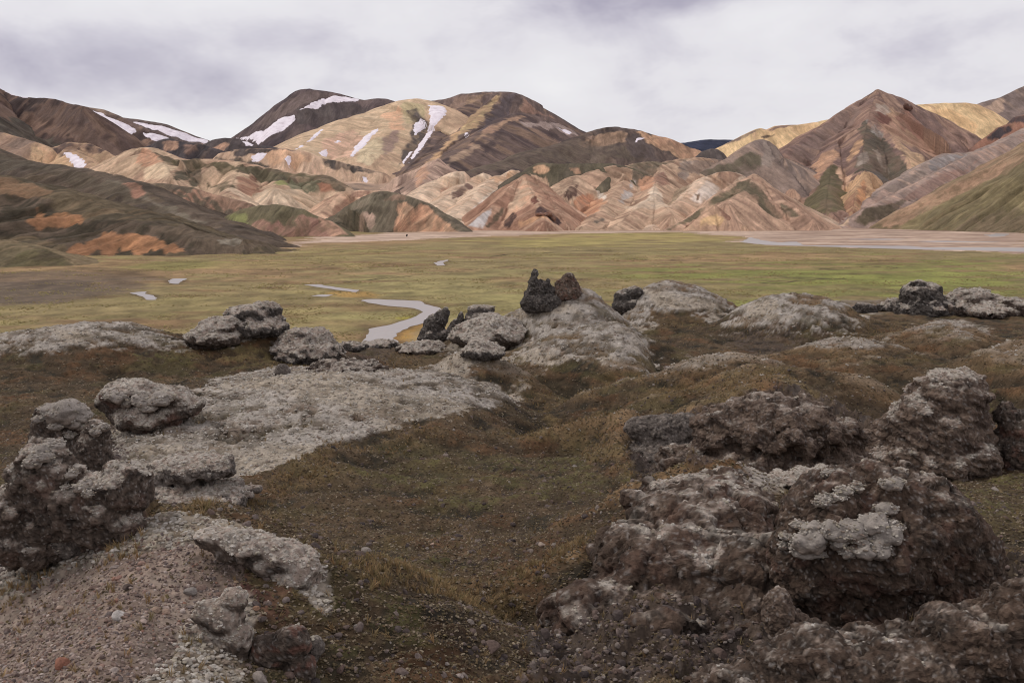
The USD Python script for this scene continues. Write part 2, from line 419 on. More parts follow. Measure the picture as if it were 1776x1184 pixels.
mount("far", "distant_hill", "dark flat-topped hill tinted blue for haze seen far off through the gap left of the yellow ridge", "hill",
      [dict(p=[(1120, 252, 6000), (1185, 246), (1215, 241.5), (1265, 242.5), (1300, 249), (1360, 262)], s=0.35, r=150)],
      pal=((52, 56, 76), (44, 48, 66), (64, 66, 84)), gully=(14, 120), rough=6, cell=12, back=300, front=5300)  # bluish palette: distance haze put into the colour of the hill
mount("a2b", "mountain", "low dark ridge with a long snow field below its crest, in the saddle left of the highest peak", "mountain",
      [dict(p=[(160, 200, 3200), (190, 203), (215, 204), (255, 210), (290, 217), (340, 236), (365, 244), (420, 266)], s=0.4, r=30)],
      pal=((112, 94, 88), (88, 76, 74), (136, 112, 98)), gully=(5, 60), rough=2, front=2700)
mount("a2a", "mountain", "brown ridge behind the left slope carrying two bright snow patches", "mountain",
      [dict(p=[(80, 176, 2800), (110, 177), (145, 184), (180, 190), (205, 200), (240, 217), (290, 240), (330, 260), (400, 290)], s=0.42, r=20)],
      pal=((117, 94, 85), (90, 74, 70), (138, 111, 94)), gully=(5, 50), rough=2, front=2250)
mount("peak", "mountain", "highest dark peak with three large snow fields on its face", "mountain",
      [dict(p=[(330, 268, 2800), (380, 252), (400, 240), (420, 227), (445, 209), (470, 190), (490, 174), (508, 160.5), (522, 154), (537, 152.5), (560, 157), (590, 162), (615, 169), (632, 172.5), (645, 171), (655, 170), (675, 172), (692, 177), (730, 186), (770, 200)], s=0.5, r=26),
       dict(p=[(640, 172, 2900), (610, 205, 2700), (560, 235, 2500), (500, 262, 2350)], s=0.5, r=30)],
      pal=((100, 83, 82), (79, 66, 69), (118, 98, 92)), gully=(6, 46), rough=3, front=2150)
mount("tandome", "mountain", "smooth tan dome streaked with snow between the dark peak and the broad dark summit", "mountain",
      [dict(p=[(722, 171.5, 2560), (708, 172), (690, 177), (665, 184, 2540), (640, 193, 2500), (610, 203, 2440), (580, 217, 2360), (540, 242, 2230), (500, 266, 2100)], s=0.5, r=70),
       dict(p=[(718, 172, 2560), (676, 215, 2350), (636, 262, 2150)], s=0.5, r=70)],
      pal=((206, 172, 134), (190, 152, 120), (214, 184, 146)), gully=(4, 60), rough=3, front=1850)
mount("summit", "mountain", "broad dark rounded summit with ochre stripes running down its face", "mountain",
      [dict(p=[(720, 200, 2700), (738, 184), (748, 177), (780, 170.5), (800, 163.5), (830, 160.5), (860, 159.5), (877, 158.5), (892, 160), (905, 165), (925, 176), (955, 195), (985, 213), (1010, 228), (1040, 246)], s=0.5, r=40),
       dict(p=[(850, 160, 2700), (806, 182, 2560), (776, 208, 2430), (742, 250, 2230), (706, 296, 2030)], s=0.55, r=30), dict(p=[(880, 160, 2700), (845, 190, 2520), (810, 218, 2350), (765, 262, 2120), (725, 300, 1950)], s=0.55, r=25),
       dict(p=[(955, 214, 2420), (925, 203), (900, 200, 2380), (880, 205, 2320), (840, 228, 2180), (795, 262, 2000), (765, 286, 1900)], s=0.5, r=25)],
      pal=((117, 95, 87), (93, 76, 74), (146, 116, 94)), gully=(7, 44), rough=3, front=1750, streak=1.4)
mount("east", "mountain", "brown rounded mountain right of the summit, its dark flank sweeping down to the left", "mountain",
      [dict(p=[(940, 272, 2100), (985, 245), (1015, 231), (1045, 222.5), (1065, 219.5), (1080, 220.5), (1100, 224), (1130, 230), (1160, 238), (1190, 249), (1215, 260), (1245, 276)], s=0.42, r=30),
       dict(p=[(1045, 223, 2100), (1000, 238, 2050), (955, 254, 1980), (880, 280, 1850), (810, 298, 1760), (768, 304, 1700)], s=0.42, r=25)],
      pal=((104, 85, 76), (86, 72, 67), (120, 98, 83)), gully=(6, 40), rough=3, front=1500, streak=1.3)
mount("yellow", "ridge", "long yellow ridge with dark crags along its skyline, left of the pointed peak", "ridge",
      [dict(p=[(1195, 282, 1900), (1225, 266), (1242, 257), (1268, 244), (1290, 234), (1310, 224.5), (1318, 223), (1328, 225), (1342, 218), (1357, 217.5), (1382, 216), (1436, 208), (1480, 200), (1560, 196)], s=0.42, r=14)],
      pal=((222, 184, 128), (206, 166, 114), (196, 154, 116)), gully=(4, 40), rough=2, ds=1.12, front=1600)
mount("farright", "mountain", "dark grey mountain shoulder rising at the right edge behind the yellow slope", "mountain",
      [dict(p=[(1640, 200, 2300), (1680, 187), (1696, 181), (1735, 170), (1776, 150), (1880, 105)], s=0.5, r=20)],
      pal=((128, 108, 100), (110, 96, 94), (160, 132, 112)), gully=(7, 40), rough=4, ds=1.12, front=1900)
mount("yellowback", "ridge", "smooth yellow slope with a flat crest behind the right flank of the pointed peak", "ridge",
      [dict(p=[(1540, 190, 1950), (1582, 183), (1610, 181.5), (1640, 180), (1670, 178.5), (1690, 182), (1710, 192), (1730, 205), (1746, 216), (1770, 240)], s=0.5, r=40)],
      pal=((220, 182, 126), (208, 166, 114), (196, 152, 112)), gully=(3, 50), rough=2, ds=1.18, front=1600)
mount("knob", "hill", "small dark knob at the foot of the yellow ridge", "hill",
      [dict(p=[(1205, 272, 1750), (1217, 262), (1234, 257.5), (1244, 258.5), (1254, 265), (1262, 275)], s=0.5, r=10)],
      pal=((96, 84, 80), (80, 72, 72), (110, 96, 90)), gully=(2, 20), rough=1, ds=1.1, front=1600)
mount("west", "mountain", "streaked dark brown mountain slope falling from the left edge of the photo", "mountain",
      [dict(p=[(-500, 20, 1500), (-220, 85, 1900), (-60, 138, 2300), (0, 152, 2400), (20, 162), (60, 168.5, 2400), (100, 174, 2380), (145, 186, 2350)], s=0.66, r=6)],
      pal=((101, 79, 71), (79, 64, 61), (125, 97, 80)), gully=(9, 34), rough=4, front=1350, streak=1.6)
mount("blackridge", "hill", "low blackish ridge in the saddle below the snow fields", "hill",
      [dict(p=[(230, 268, 2000), (276, 246), (295, 242), (318, 247), (352, 250), (365, 254), (386, 261), (411, 267), (428, 275), (450, 290)], s=0.45, r=12)],
      pal=((84, 74, 74), (68, 62, 66), (120, 98, 86)), gully=(7, 26), rough=3, front=1750)
mount("saddle", "hill", "dark rolling foot of the highest peak with tan patches along its edge", "hill",
      [dict(p=[(330, 262, 2250), (352, 251), (369, 242), (391, 239), (408, 240), (425, 245), (453, 252), (500, 259), (545, 268), (600, 290)], s=0.4, r=14)],
      pal=((88, 76, 74), (74, 66, 68), (104, 88, 82)), gully=(4, 30), rough=2, front=1950)
mount("tanfront", "hill", "tan gullied hill with small snow pockets under a dark grassy cap", "hill",
      [dict(p=[(350, 290, 1950), (380, 266), (410, 259), (440, 256.5), (470, 258), (500, 257), (540, 263), (562, 274), (580, 277), (603, 281.5), (636, 290.5), (668, 298), (690, 312), (720, 336)], s=0.55, r=8)],
      pal=TAN, gully=(10, 34), rough=3, front=1500, streak=0.8)
mount("fans", "hill", "pinkish grey fan of narrow gullies at the foot of the snow gully", "hill",
      [dict(p=[(665, 325, 1800), (683, 307), (700, 299), (725, 291), (745, 279), (760, 276), (774, 290), (800, 320)], s=0.6, r=6),
       dict(p=[(760, 277, 1800), (735, 305, 1650), (715, 337, 1520)], s=0.6, r=4)],
      pal=((198, 162, 138), (176, 140, 122), (140, 112, 98)), gully=(12, 26), rough=3, front=1450)
mount("westfront", "hill", "tan and yellow gullied bluff under the dark western slope, holding a teardrop of snow", "hill",
      [dict(p=[(-90, 205, 1800), (0, 228), (30, 234), (67, 243, 1780), (95, 258), (115, 249), (150, 250), (185, 262), (215, 282), (232, 306)], s=0.55, r=9),
       dict(p=[(120, 250, 1780), (160, 282, 1650), (200, 310, 1550)], s=0.55, r=6)],
      pal=((200, 160, 122), (176, 138, 110), (134, 108, 92)), gully=(13, 40), rough=4, front=1350)
mount("greentop", "hill", "wide hill with a mossy green-brown top over pale eroded cliffs", "hill",
      [dict(p=[(222, 300, 1540), (237, 262, 1600), (259, 261.5), (295, 270.5), (318, 277), (347, 277.5), (391, 278.5), (436, 282), (453, 287), (479, 290), (495, 298), (535, 298.5), (559, 301.5), (577, 309), (603, 323), (625, 340, 1500)], s=0.40, r=26),
       dict(p=[(260, 262, 1600), (300, 300, 1450)], s=0.5, r=8), dict(p=[(420, 283, 1560), (405, 318, 1400), (395, 345, 1300)], s=0.55, r=8),
       dict(p=[(500, 300, 1560), (475, 330, 1380)], s=0.5, r=9)],
      pal=((208, 172, 136), (186, 146, 116), (150, 118, 96)), gully=(11, 36), rough=3, front=1180)
mount("lobe_one", "hill", "pale cream spur sweeping down left of the grassy dark hill, nearest the gully fan", "hill",
      [dict(p=[(690, 366, 1330), (715, 340, 1400), (757, 311, 1500), (778, 300), (792, 296.5), (806, 298), (814, 306), (830, 330)], s=0.55, r=14)],
      pal=PALE, gully=(5, 40), rough=2, front=1120)
mount("lobe_two", "hill", "second pale spur with dark rubble at its middle, partly behind the cream spur", "hill",
      [dict(p=[(735, 372, 1280), (780, 334, 1400), (818, 309, 1500), (838, 300.5), (850, 305), (870, 325)], s=0.55, r=12)],
      pal=PALE, gully=(5, 36), rough=2, front=1120)
mount("lobe_three", "hill", "third pale spur with a whitish flank leading up to the grassy dark hill", "hill",
      [dict(p=[(775, 396, 1150), (800, 358, 1260), (846, 319, 1420), (868, 303, 1500), (886, 294), (900, 296), (915, 312)], s=0.52, r=10)],
      pal=PALE, gully=(6, 36), rough=2, front=1080)
mount("darkgreen", "hill", "dark green hill with a tan notch behind the orange cone", "hill",
      [dict(p=[(860, 330, 1480), (885, 316), (910, 300), (930, 286.5), (945, 284), (1000, 283), (1060, 282), (1100, 290), (1140, 310)], s=0.5, r=10),
       dict(p=[(930, 287, 1480), (900, 312, 1400), (870, 335, 1330)], s=0.6, r=6)],
      pal=((92, 88, 64), (80, 76, 58), (108, 96, 74)), gully=(6, 30), rough=3, front=1200)
mount("palecone", "hill", "greyish cone with an olive face in front of the yellow ridge", "hill",
      [dict(p=[(1180, 322, 1380), (1200, 308), (1234, 288, 1430), (1268, 271), (1295, 253), (1312, 245), (1323, 242, 1500), (1334, 245), (1346, 254), (1358, 272, 1480)], s=0.58, r=9)],
      pal=((158, 132, 116), (134, 114, 104), (178, 146, 124)), gully=(4, 30), rough=2, ds=1.1, front=1230)
mount("tanridge", "hill", "long tan ridge with an orange fan beside the small waterfall", "hill",
      [dict(p=[(940, 345, 1330), (960, 326.5, 1380), (994, 306, 1420), (1028, 293.5), (1061, 285.5, 1460), (1095, 282.5, 1500), (1146, 277.5, 1550), (1180, 273.5, 1600), (1230, 266.5, 1650), (1255, 272), (1275, 285)], s=0.52, r=9),
       dict(p=[(1147, 290, 1530), (1136, 318, 1360), (1133, 338, 1270), (1098, 362, 1180), (1060, 388, 1120)], s=0.6, r=5),
       dict(p=[(1133, 338, 1270), (1150, 352, 1220), (1166, 368, 1160)], s=0.6, r=4),
       dict(p=[(1085, 312, 1420), (1052, 350, 1240), (1012, 388, 1120)], s=0.6, r=5),
       dict(p=[(1000, 306, 1420), (985, 330, 1330)], s=0.6, r=6)],
      pal=((208, 170, 136), (188, 148, 118), (158, 122, 98)), gully=(8, 30), rough=3, front=1080)
mount("redcone", "hill", "orange-red pyramid hill with dark crags standing at the valley edge", "hill",
      [dict(p=[(911, 308.5, 1240), (895, 322, 1225), (870, 345, 1190), (835, 374, 1150), (808, 394, 1120)], s=0.66, r=3),
       dict(p=[(911, 308.5, 1240), (936, 324, 1230), (952, 342, 1200), (972, 370, 1150), (985, 392, 1120)], s=0.66, r=4),
       dict(p=[(911, 309, 1240), (922, 332, 1190), (938, 362, 1130), (946, 386, 1090)], s=0.66, r=3)],
      pal=((188, 142, 112), (166, 120, 94), (206, 166, 134)), gully=(5, 22), rough=2.2, front=1030)
mount("whiteslope", "hill", "pale slope with an orange top and a dark tree-shaped scree mark", "hill",
      [dict(p=[(1130, 392, 1140), (1160, 362, 1220), (1200, 325, 1310), (1226, 303, 1360), (1245, 298), (1262, 297), (1285, 302), (1310, 318)], s=0.52, r=7)],
      pal=((218, 184, 154), (202, 164, 132), (180, 142, 114)), gully=(6, 26), rough=2, front=1100)
mount("spire", "mountain", "pointed brown peak with grey-green flanks and reddish crags on the right", "mountain",
      [dict(p=[(1250, 330, 1330), (1305, 304, 1370), (1342, 284, 1410), (1364, 263, 1440), (1403, 229, 1500), (1453, 200, 1550), (1490, 175, 1590), (1510, 162.5, 1600), (1521, 156.5, 1600), (1537, 162.5), (1556, 168.5), (1570, 174), (1582, 182), (1625, 203, 1620), (1660, 223, 1650), (1690, 247, 1660), (1715, 270)], s=0.56, r=5),
       dict(p=[(1521, 157, 1600), (1505, 208, 1470), (1540, 234, 1420), (1567, 263, 1350), (1592, 296, 1270)], s=0.62, r=5),
       dict(p=[(1505, 208, 1470), (1496, 260, 1360), (1500, 300, 1270)], s=0.6, r=5),
       dict(p=[(1470, 222, 1540), (1449, 259, 1420), (1442, 286, 1340), (1436, 330, 1220), (1432, 370, 1140)], s=0.58, r=8),
       dict(p=[(1364, 264, 1440), (1330, 300, 1350), (1375, 330, 1260)], s=0.55, r=6)],
      pal=((153, 118, 101), (131, 103, 94), (174, 137, 113)), gully=(11, 30), rough=3.5, ds=1.2, front=1090, streak=1.2)
mount("greencone", "hill", "tan triangular hill with an olive stripe across its shoulders", "hill",
      [dict(p=[(1150, 398, 1110), (1200, 372, 1150), (1250, 331, 1190), (1285, 313, 1220), (1308, 304, 1235), (1340, 333, 1195), (1370, 355, 1165), (1412, 382, 1130)], s=0.6, r=3),
       dict(p=[(1308, 304.5, 1235), (1292, 330, 1180), (1260, 350, 1140)], s=0.6, r=3)],
      pal=((206, 164, 132), (186, 144, 116), (160, 124, 102)), gully=(5, 22), rough=2, front=1050)
mount("smallcone", "hill", "small tan cone at the valley edge in front of the olive-striped hill", "hill",
      [dict(p=[(1190, 394, 1105), (1215, 374, 1115), (1240, 354.5, 1125), (1262, 372, 1115), (1290, 392, 1100)], s=0.6, r=3)],
      pal=((204, 160, 126), (214, 172, 132), (176, 132, 104)), gully=(3, 16), rough=1.2, front=1040)
mount("ochrecrag", "hill", "small ochre crag with dark red teeth between the green cone and the grey spur", "hill",
      [dict(p=[(1478, 372, 1130), (1485, 330, 1190), (1500, 297.5, 1240), (1512, 303, 1240), (1524, 322, 1230), (1532, 345, 1220)], s=0.8, r=2)],
      pal=((204, 160, 116), (164, 118, 90), (122, 88, 74)), gully=(9, 14), rough=4, ds=1.2, front=1080)
mount("redslope", "ridge", "rust-red slope with black crags at the right edge of the photo", "ridge",
      [dict(p=[(1650, 284, 1500), (1680, 259), (1714, 237), (1730, 223), (1746, 217), (1757, 206), (1790, 196), (1880, 170)], s=0.55, r=5)],
      pal=((156, 108, 86), (130, 94, 80), (176, 128, 100)), gully=(8, 22), rough=4, ds=1.18, front=1250)
mount("greyspur", "ridge", "long pale grey spur slanting up to the right behind the green slope", "ridge",
      [dict(p=[(1425, 398, 1140), (1446, 385, 1160), (1481, 361, 1200), (1541, 322, 1260), (1611, 280, 1330), (1638, 267, 1360), (1655, 264.5), (1690, 264), (1735, 245, 1420), (1776, 222, 1460), (1860, 180)], s=0.55, r=6)],
      pal=((170, 146, 132), (150, 130, 120), (188, 154, 132)), gully=(5, 24), rough=2.2, ds=1.15, front=900)
mount("nose", "ridge", "tan nose with a dark olive underside at the foot of the grey spur", "ridge",
      [dict(p=[(1440, 397, 1095), (1465, 388, 1110), (1497, 363, 1125), (1530, 350, 1135), (1567, 333, 1160), (1631, 296, 1230), (1660, 280, 1260), (1776, 230, 1340)], s=0.6, r=5)],
      pal=((174, 144, 128), (154, 130, 118), (190, 150, 126)), gully=(5, 22), rough=2.2, ds=1.15, front=900)
mount("rightslope", "ridge", "big olive-green slope with fine diagonal furrows filling the right edge", "ridge",
      [dict(w=[(738, 1230, 166), (801, 983, 168), (880, 700, 168)], s=0.57, r=6)],
      pal=((124, 106, 74), (106, 96, 66), (150, 120, 90)), gully=(5, 17), rough=1.8, front=880, streak=1.8, mat=MAT_HILL_NEAR)
mount("stripehill", "hill", "dark hill ribbed with red scree stripes behind the near left slope", "hill",
      [dict(p=[(190, 328, 960), (220, 318), (237, 317.5), (264, 319.5), (301, 322.5), (340, 326), (360, 332.5), (394, 342), (437, 352.5), (470, 372)], s=0.5, r=6)],
      pal=((100, 90, 68), (86, 78, 62), (150, 112, 88)), gully=(4, 16), rough=1.5, front=780, mat=MAT_HILL_NEAR)
mount("backtan", "hill", "tan ridge running behind the grass-capped dome", "hill",
      [dict(p=[(535, 385, 1180), (562, 361, 1220), (594, 331, 1260), (628, 327.5), (651, 329.5), (690, 333), (720, 347)], s=0.55, r=6)],
      pal=((208, 166, 132), (182, 138, 110), (160, 118, 96)), gully=(5, 24), rough=1.6, front=1040)
mount("dome", "hill", "grass-capped dome with an orange-tan scarp facing the meadow", "hill",
      [dict(p=[(566, 394, 1075), (578, 382, 1085), (582, 373), (602, 356, 1100), (628, 340), (648, 332.5), (661, 330.5), (687, 333), (712, 339), (737, 349, 1090), (763, 367, 1075), (784, 384, 1060), (804, 399, 1045)], s=0.62, r=9)],
      pal=((96, 90, 68), (82, 78, 62), (112, 102, 80)), gully=(2.5, 14), rough=1.2, front=985, mat=MAT_HILL_NEAR)
mount("lowdome", "hill", "low rounded hill, olive above and reddish brown below, left of the grass-capped dome", "hill",
      [dict(p=[(370, 392, 900), (393, 374), (416, 362.5), (450, 354.5), (475, 354), (500, 356), (528, 362.5), (562, 379, 880), (585, 394, 865), (606, 408, 850)], s=0.55, r=7)],
      pal=((98, 94, 62), (86, 82, 58), (112, 100, 72)), gully=(2.5, 14), rough=1.2, front=790, mat=MAT_HILL_NEAR)
mount("nearleft_back", "hill", "dark green heath shoulder behind the orange-scarred slope at the left edge", "hill",
      [dict(p=[(-110, 232, 990), (0, 257.5, 960), (30, 275), (68, 282), (105, 288.5, 920), (145, 294), (186, 305, 880), (232, 317), (300, 352, 800), (352, 381, 740), (411, 403, 680), (470, 426, 610)], s=0.36, r=12)],
      pal=((88, 78, 61), (73, 67, 54), (108, 91, 70)), gully=(3.5, 18), rough=2, front=560, mat=MAT_HILL_NEAR)
mount("nearleft", "hill", "broad brown heath slope with bright orange scars at the left edge", "hill",
      [dict(p=[(-110, 280, 640), (0, 305, 620), (60, 316), (150, 342, 585), (250, 376, 555), (350, 400, 545), (420, 418, 545), (482, 431, 560)], s=0.27, r=14)],
      pal=((103, 87, 63), (88, 76, 58), (123, 100, 72)), gully=(2.0, 15), rough=1.5, front=380, mat=MAT_HILL_NEAR)
mount("nearknoll", "hill", "small green-shadowed knoll with a tan top at the far left edge of the meadow", "hill",
      [dict(p=[(-70, 408, 425), (0, 413.5, 425), (40, 419), (75, 430), (110, 446), (150, 460, 405)], s=0.3, r=6)],
      pal=((128, 108, 76), (108, 94, 66), (140, 116, 84)), gully=(0.8, 10), rough=0.8, front=340, mat=MAT_HILL_NEAR)

# ------------------------------------------------------------------ bare, grassy and stained ground on the hills, shade painted on one knoll
P = patch
# western mountain
P("west", [(-40, 170), (40, 190), (110, 215), (190, 250), (250, 285), (150, 262), (60, 225), (-40, 200)], (150, 116, 94), 3, 7, (116, 92, 80), 0.8)
P("west", [(40, 172), (140, 190), (160, 215), (110, 220), (60, 195)], (124, 98, 84), 3, 5, (104, 84, 76))
P("west", [(-40, 200), (30, 205), (90, 235), (110, 262), (60, 262), (-40, 230)], (82, 76, 66), 3, 7, (98, 86, 74))
P("westfront", [(-40, 215), (30, 232), (60, 246), (50, 290), (-40, 280)], (164, 132, 110), 3, 6, (136, 112, 96))
P("westfront", [(55, 250), (100, 262), (130, 292), (50, 292)], (218, 178, 130), 2, 4, (200, 156, 116))
P("westfront", [(150, 262), (185, 268), (222, 292), (228, 312), (160, 296)], (214, 176, 130), 2, 4, (194, 154, 118))
P("westfront", [(92, 258), (108, 240), (150, 248), (185, 258), (175, 268), (150, 262), (120, 262)], (128, 96, 82), 2, 5, (104, 84, 76))
P("a2a", [(225, 240), (262, 240), (262, 262), (228, 258)], (160, 124, 100), 2, 4)
P("a2a", [(140, 184), (190, 192), (215, 206), (180, 198)], (150, 124, 104), 1.5, 2)
P("blackridge", [(283, 246), (306, 246), (308, 258), (288, 262)], (176, 134, 106), 2, 3)
P("blackridge", [(318, 252), (344, 250), (346, 264), (322, 268)], (140, 108, 92), 2, 3)
P("saddle", [(370, 256), (392, 246), (398, 252), (386, 262)], (186, 140, 110), 1.5, 2)
P("saddle", [(398, 262), (436, 258), (440, 268), (420, 276), (400, 272)], (192, 148, 114), 1.5, 3)
# highest peak
P("peak", [(512, 190), (560, 178), (620, 180), (650, 195), (600, 215), (560, 222), (515, 215)], (100, 88, 84), 3, 5, (84, 72, 72))
P("peak", [(440, 222), (510, 170), (540, 158), (580, 164), (520, 185), (470, 215)], (124, 104, 96), 3, 4, (108, 90, 86))
P("peak", [(560, 225), (620, 200), (690, 182), (640, 205), (590, 235), (530, 262)], (138, 112, 102), 3, 4, (110, 92, 88), 0.8)
# tan dome
P("tandome", [(700, 178), (738, 182), (735, 205), (705, 215), (690, 195)], (196, 176, 128), 3, 3, (178, 156, 114))
P("tandome", [(560, 245), (610, 222), (640, 240), (610, 275), (560, 270)], (208, 164, 134), 4, 4)
P("tandome", [(620, 262), (650, 238), (672, 240), (670, 268), (640, 288), (622, 280)], (206, 182, 142), 3, 3)
P("tandome", [(706, 192), (722, 188), (728, 202), (745, 212), (748, 225), (735, 250), (705, 275), (690, 290), (700, 262), (712, 240), (716, 215), (708, 205)], (96, 84, 78), 2, 2.5)
P("tandome", [(664, 240), (690, 226), (690, 240), (676, 262), (664, 276)], (160, 130, 114), 3, 3)
P("tandome", [(660, 200), (690, 186), (700, 200), (700, 225), (680, 225)], (216, 166, 126), 3, 3)
# summit
P("summit", [(790, 172), (850, 162), (820, 178), (790, 190), (765, 200)], (176, 140, 104), 3, 6, (140, 112, 96))
P("summit", [(870, 162), (858, 180), (830, 215), (800, 235), (770, 262), (735, 300), (775, 245), (800, 220), (830, 190)], (196, 164, 112), 2.5, 5, (170, 136, 100))
P("summit", [(735, 285), (770, 250), (790, 225), (800, 232), (770, 262), (740, 300)], (206, 162, 116), 2.5, 3)
P("summit", [(740, 182), (775, 172), (770, 200), (735, 250), (715, 290), (700, 296), (730, 240)], (104, 88, 86), 3, 4, (120, 98, 90))
P("summit", [(880, 160), (900, 166), (880, 195), (850, 215), (820, 240), (850, 200), (868, 180)], (98, 84, 86), 3, 4)
P("summit", [(900, 200), (915, 203), (880, 212), (840, 240), (800, 262), (840, 226)], (186, 146, 112), 2, 3, (168, 130, 104))
P("summit", [(905, 172), (960, 205), (930, 200), (905, 192)], (156, 118, 98), 3, 5)
P("summit", [(905, 213), (950, 213), (985, 222), (1000, 235), (950, 225), (910, 219)], (164, 140, 130), 2, 3)
P("summit", [(838, 250), (870, 228), (876, 240), (850, 262), (838, 272)], (88, 72, 70), 2, 5)
P("summit", [(775, 280), (820, 250), (850, 245), (800, 275), (765, 296)], (196, 160, 128), 2, 4, (170, 138, 112))
# east mountain
P("east", [(1000, 245), (1050, 228), (1090, 232), (1085, 248), (1040, 258), (1005, 256)], (168, 132, 102), 3, 5, (132, 106, 90))
P("east", [(1105, 229), (1140, 232), (1215, 260), (1235, 276), (1180, 278), (1150, 262), (1120, 250)], (206, 158, 116), 2.5, 5, (176, 132, 100))
P("east", [(790, 300), (870, 272), (960, 246), (1010, 240), (1090, 258), (1130, 275), (1000, 284), (890, 290), (830, 300)], (92, 82, 68), 4, 5, (106, 90, 76))
P("east", [(1085, 236), (1110, 232), (1125, 252), (1140, 278), (1105, 276), (1090, 255)], (90, 76, 72), 2.5, 5)
# tan front and its dark cap
P("tanfront", [(558, 272), (580, 274), (603, 279), (636, 288), (668, 295), (672, 304), (640, 302), (610, 299), (585, 296), (566, 290)], (96, 84, 74), 1.5, 2, (84, 74, 68))
P("tanfront", [(400, 262), (440, 254), (500, 255), (520, 260), (480, 264), (430, 266), (410, 272)], (90, 78, 74), 1.5, 2.5)
P("tanfront", [(460, 266), (490, 262), (520, 266), (540, 280), (500, 290), (470, 288)], (210, 162, 122), 3, 4)
P("tanfront", [(352, 284), (400, 276), (440, 280), (478, 290), (440, 290), (400, 288)], (84, 78, 64), 2, 4)
P("fans", [(690, 300), (715, 300), (720, 330), (700, 330)], (150, 122, 106), 2, 5)
P("fans", [(720, 300), (740, 285), (745, 300), (725, 325)], (206, 156, 122), 2, 3)
# green-topped hill
P("greentop", [(258, 262), (350, 280), (470, 286), (550, 296), (612, 325), (600, 336), (560, 318), (520, 322), (470, 306), (420, 300), (380, 296), (330, 300), (290, 285)], (108, 96, 68), 2, 4, (92, 84, 62))
P("greentop", [(300, 300), (330, 292), (350, 294), (352, 312), (335, 325), (326, 312), (305, 312)], (86, 82, 62), 2, 3.5)
P("greentop", [(405, 292), (450, 294), (490, 304), (520, 316), (540, 328), (500, 322), (455, 316), (430, 302)], (76, 76, 54), 2, 3.5, (90, 86, 60))
P("greentop", [(498, 318), (540, 312), (560, 326), (540, 334), (505, 330)], (126, 128, 92), 2, 3, (100, 98, 70))
P("greentop", [(475, 316), (496, 314), (500, 322), (480, 324)], (134, 140, 72), 2, 3)
P("greentop", [(552, 320), (574, 320), (578, 330), (556, 332)], (180, 124, 92), 2, 2)
P("greentop", [(412, 305), (440, 306), (462, 330), (450, 338), (420, 338), (410, 320)], (172, 124, 96), 2, 5, (146, 108, 86))
P("greentop", [(360, 318), (400, 312), (408, 330), (380, 336), (362, 328)], (110, 96, 72), 2, 4)
P("greentop", [(255, 288), (300, 290), (290, 312), (250, 312)], (216, 184, 146), 3, 4)
P("greentop", [(380, 336), (440, 338), (520, 330), (590, 338), (560, 375), (440, 365)], (224, 194, 160), 2, 4, (206, 172, 136))
P("greentop", [(237, 262), (262, 262), (280, 280), (250, 290), (238, 280)], (202, 148, 112), 2, 4)
# near left slopes
P("nearleft_back", [(-60, 250), (20, 272), (110, 292), (60, 296), (-60, 285)], (76, 72, 56), 3, 4)
P("nearleft_back", [(180, 312), (240, 330), (300, 360), (360, 390), (330, 386), (260, 352), (190, 325)], (132, 118, 100), 2, 4, (112, 100, 82))
P("nearleft_back", [(70, 292), (140, 297), (200, 320), (280, 362), (330, 385), (260, 368), (180, 335), (100, 312)], (80, 74, 56), 3, 4)
P("nearleft_back", [(215, 318), (245, 322), (250, 340), (235, 345)], (158, 112, 88), 2, 3)
P("nearleft", [(-60, 300), (40, 318), (100, 332), (60, 345), (-60, 335)], (150, 112, 78), 3, 7, (120, 94, 68))
P("nearleft", [(-60, 338), (60, 342), (110, 372), (150, 385), (280, 385), (370, 410), (420, 425), (330, 440), (240, 452), (150, 450), (60, 410), (-60, 400)], (66, 58, 46), 3, 5, (82, 72, 54))
P("nearleft", [(54, 384), (62, 362), (74, 364), (80, 376), (100, 368), (120, 366), (142, 380), (140, 388), (110, 392), (80, 396), (66, 400)], (190, 130, 78), 1.5, 4, (152, 104, 66))
P("nearleft", [(120, 440), (136, 424), (150, 430), (158, 420), (174, 414), (180, 404), (192, 402), (200, 408), (222, 406), (250, 408), (285, 418), (318, 436), (300, 440), (262, 430), (240, 446), (228, 434), (206, 432), (184, 450), (176, 430), (150, 442)], (192, 130, 78), 1.5, 4, (152, 104, 66))
P("nearleft", [(280, 400), (380, 408), (470, 430), (420, 440), (340, 430)], (88, 78, 58), 3, 4)
P("nearleft", [(376, 415), (412, 412), (420, 420), (385, 424)], (134, 122, 104), 2, 3)
P("nearknoll", [(30, 440), (75, 430), (110, 446), (140, 470), (60, 480), (0, 470)], (84, 82, 46), 2, 3, (74, 68, 44))  # dark green right face: shade painted on the side away from the sun
# striped hill and the low dome
for k, (xa, ya, xb, yb) in enumerate([(296, 330, 322, 362), (310, 330, 365, 388), (318, 345, 345, 372), (338, 330, 372, 368), (300, 350, 330, 375), (330, 366, 372, 392), (388, 345, 410, 366), (352, 334, 400, 350)]):
    P("stripehill", [(xa, ya), ((xa + xb) / 2 + 2, (ya + yb) / 2), (xb, yb)], (172, 126, 98), 1.5, 1.6, None, 0.9, line=2.2)
P("stripehill", [(340, 326), (396, 341), (440, 353), (420, 362), (385, 360), (360, 345)], (172, 130, 102), 2, 4, (140, 108, 86))
P("stripehill", [(200, 322), (250, 320), (262, 335), (240, 345), (210, 340)], (152, 112, 90), 2, 4, (100, 84, 66))
P("lowdome", [(425, 406), (440, 388), (456, 380), (470, 392), (500, 378), (520, 372), (545, 378), (606, 408), (560, 416), (430, 416)], (166, 124, 100), 2, 3.5, (146, 106, 88))
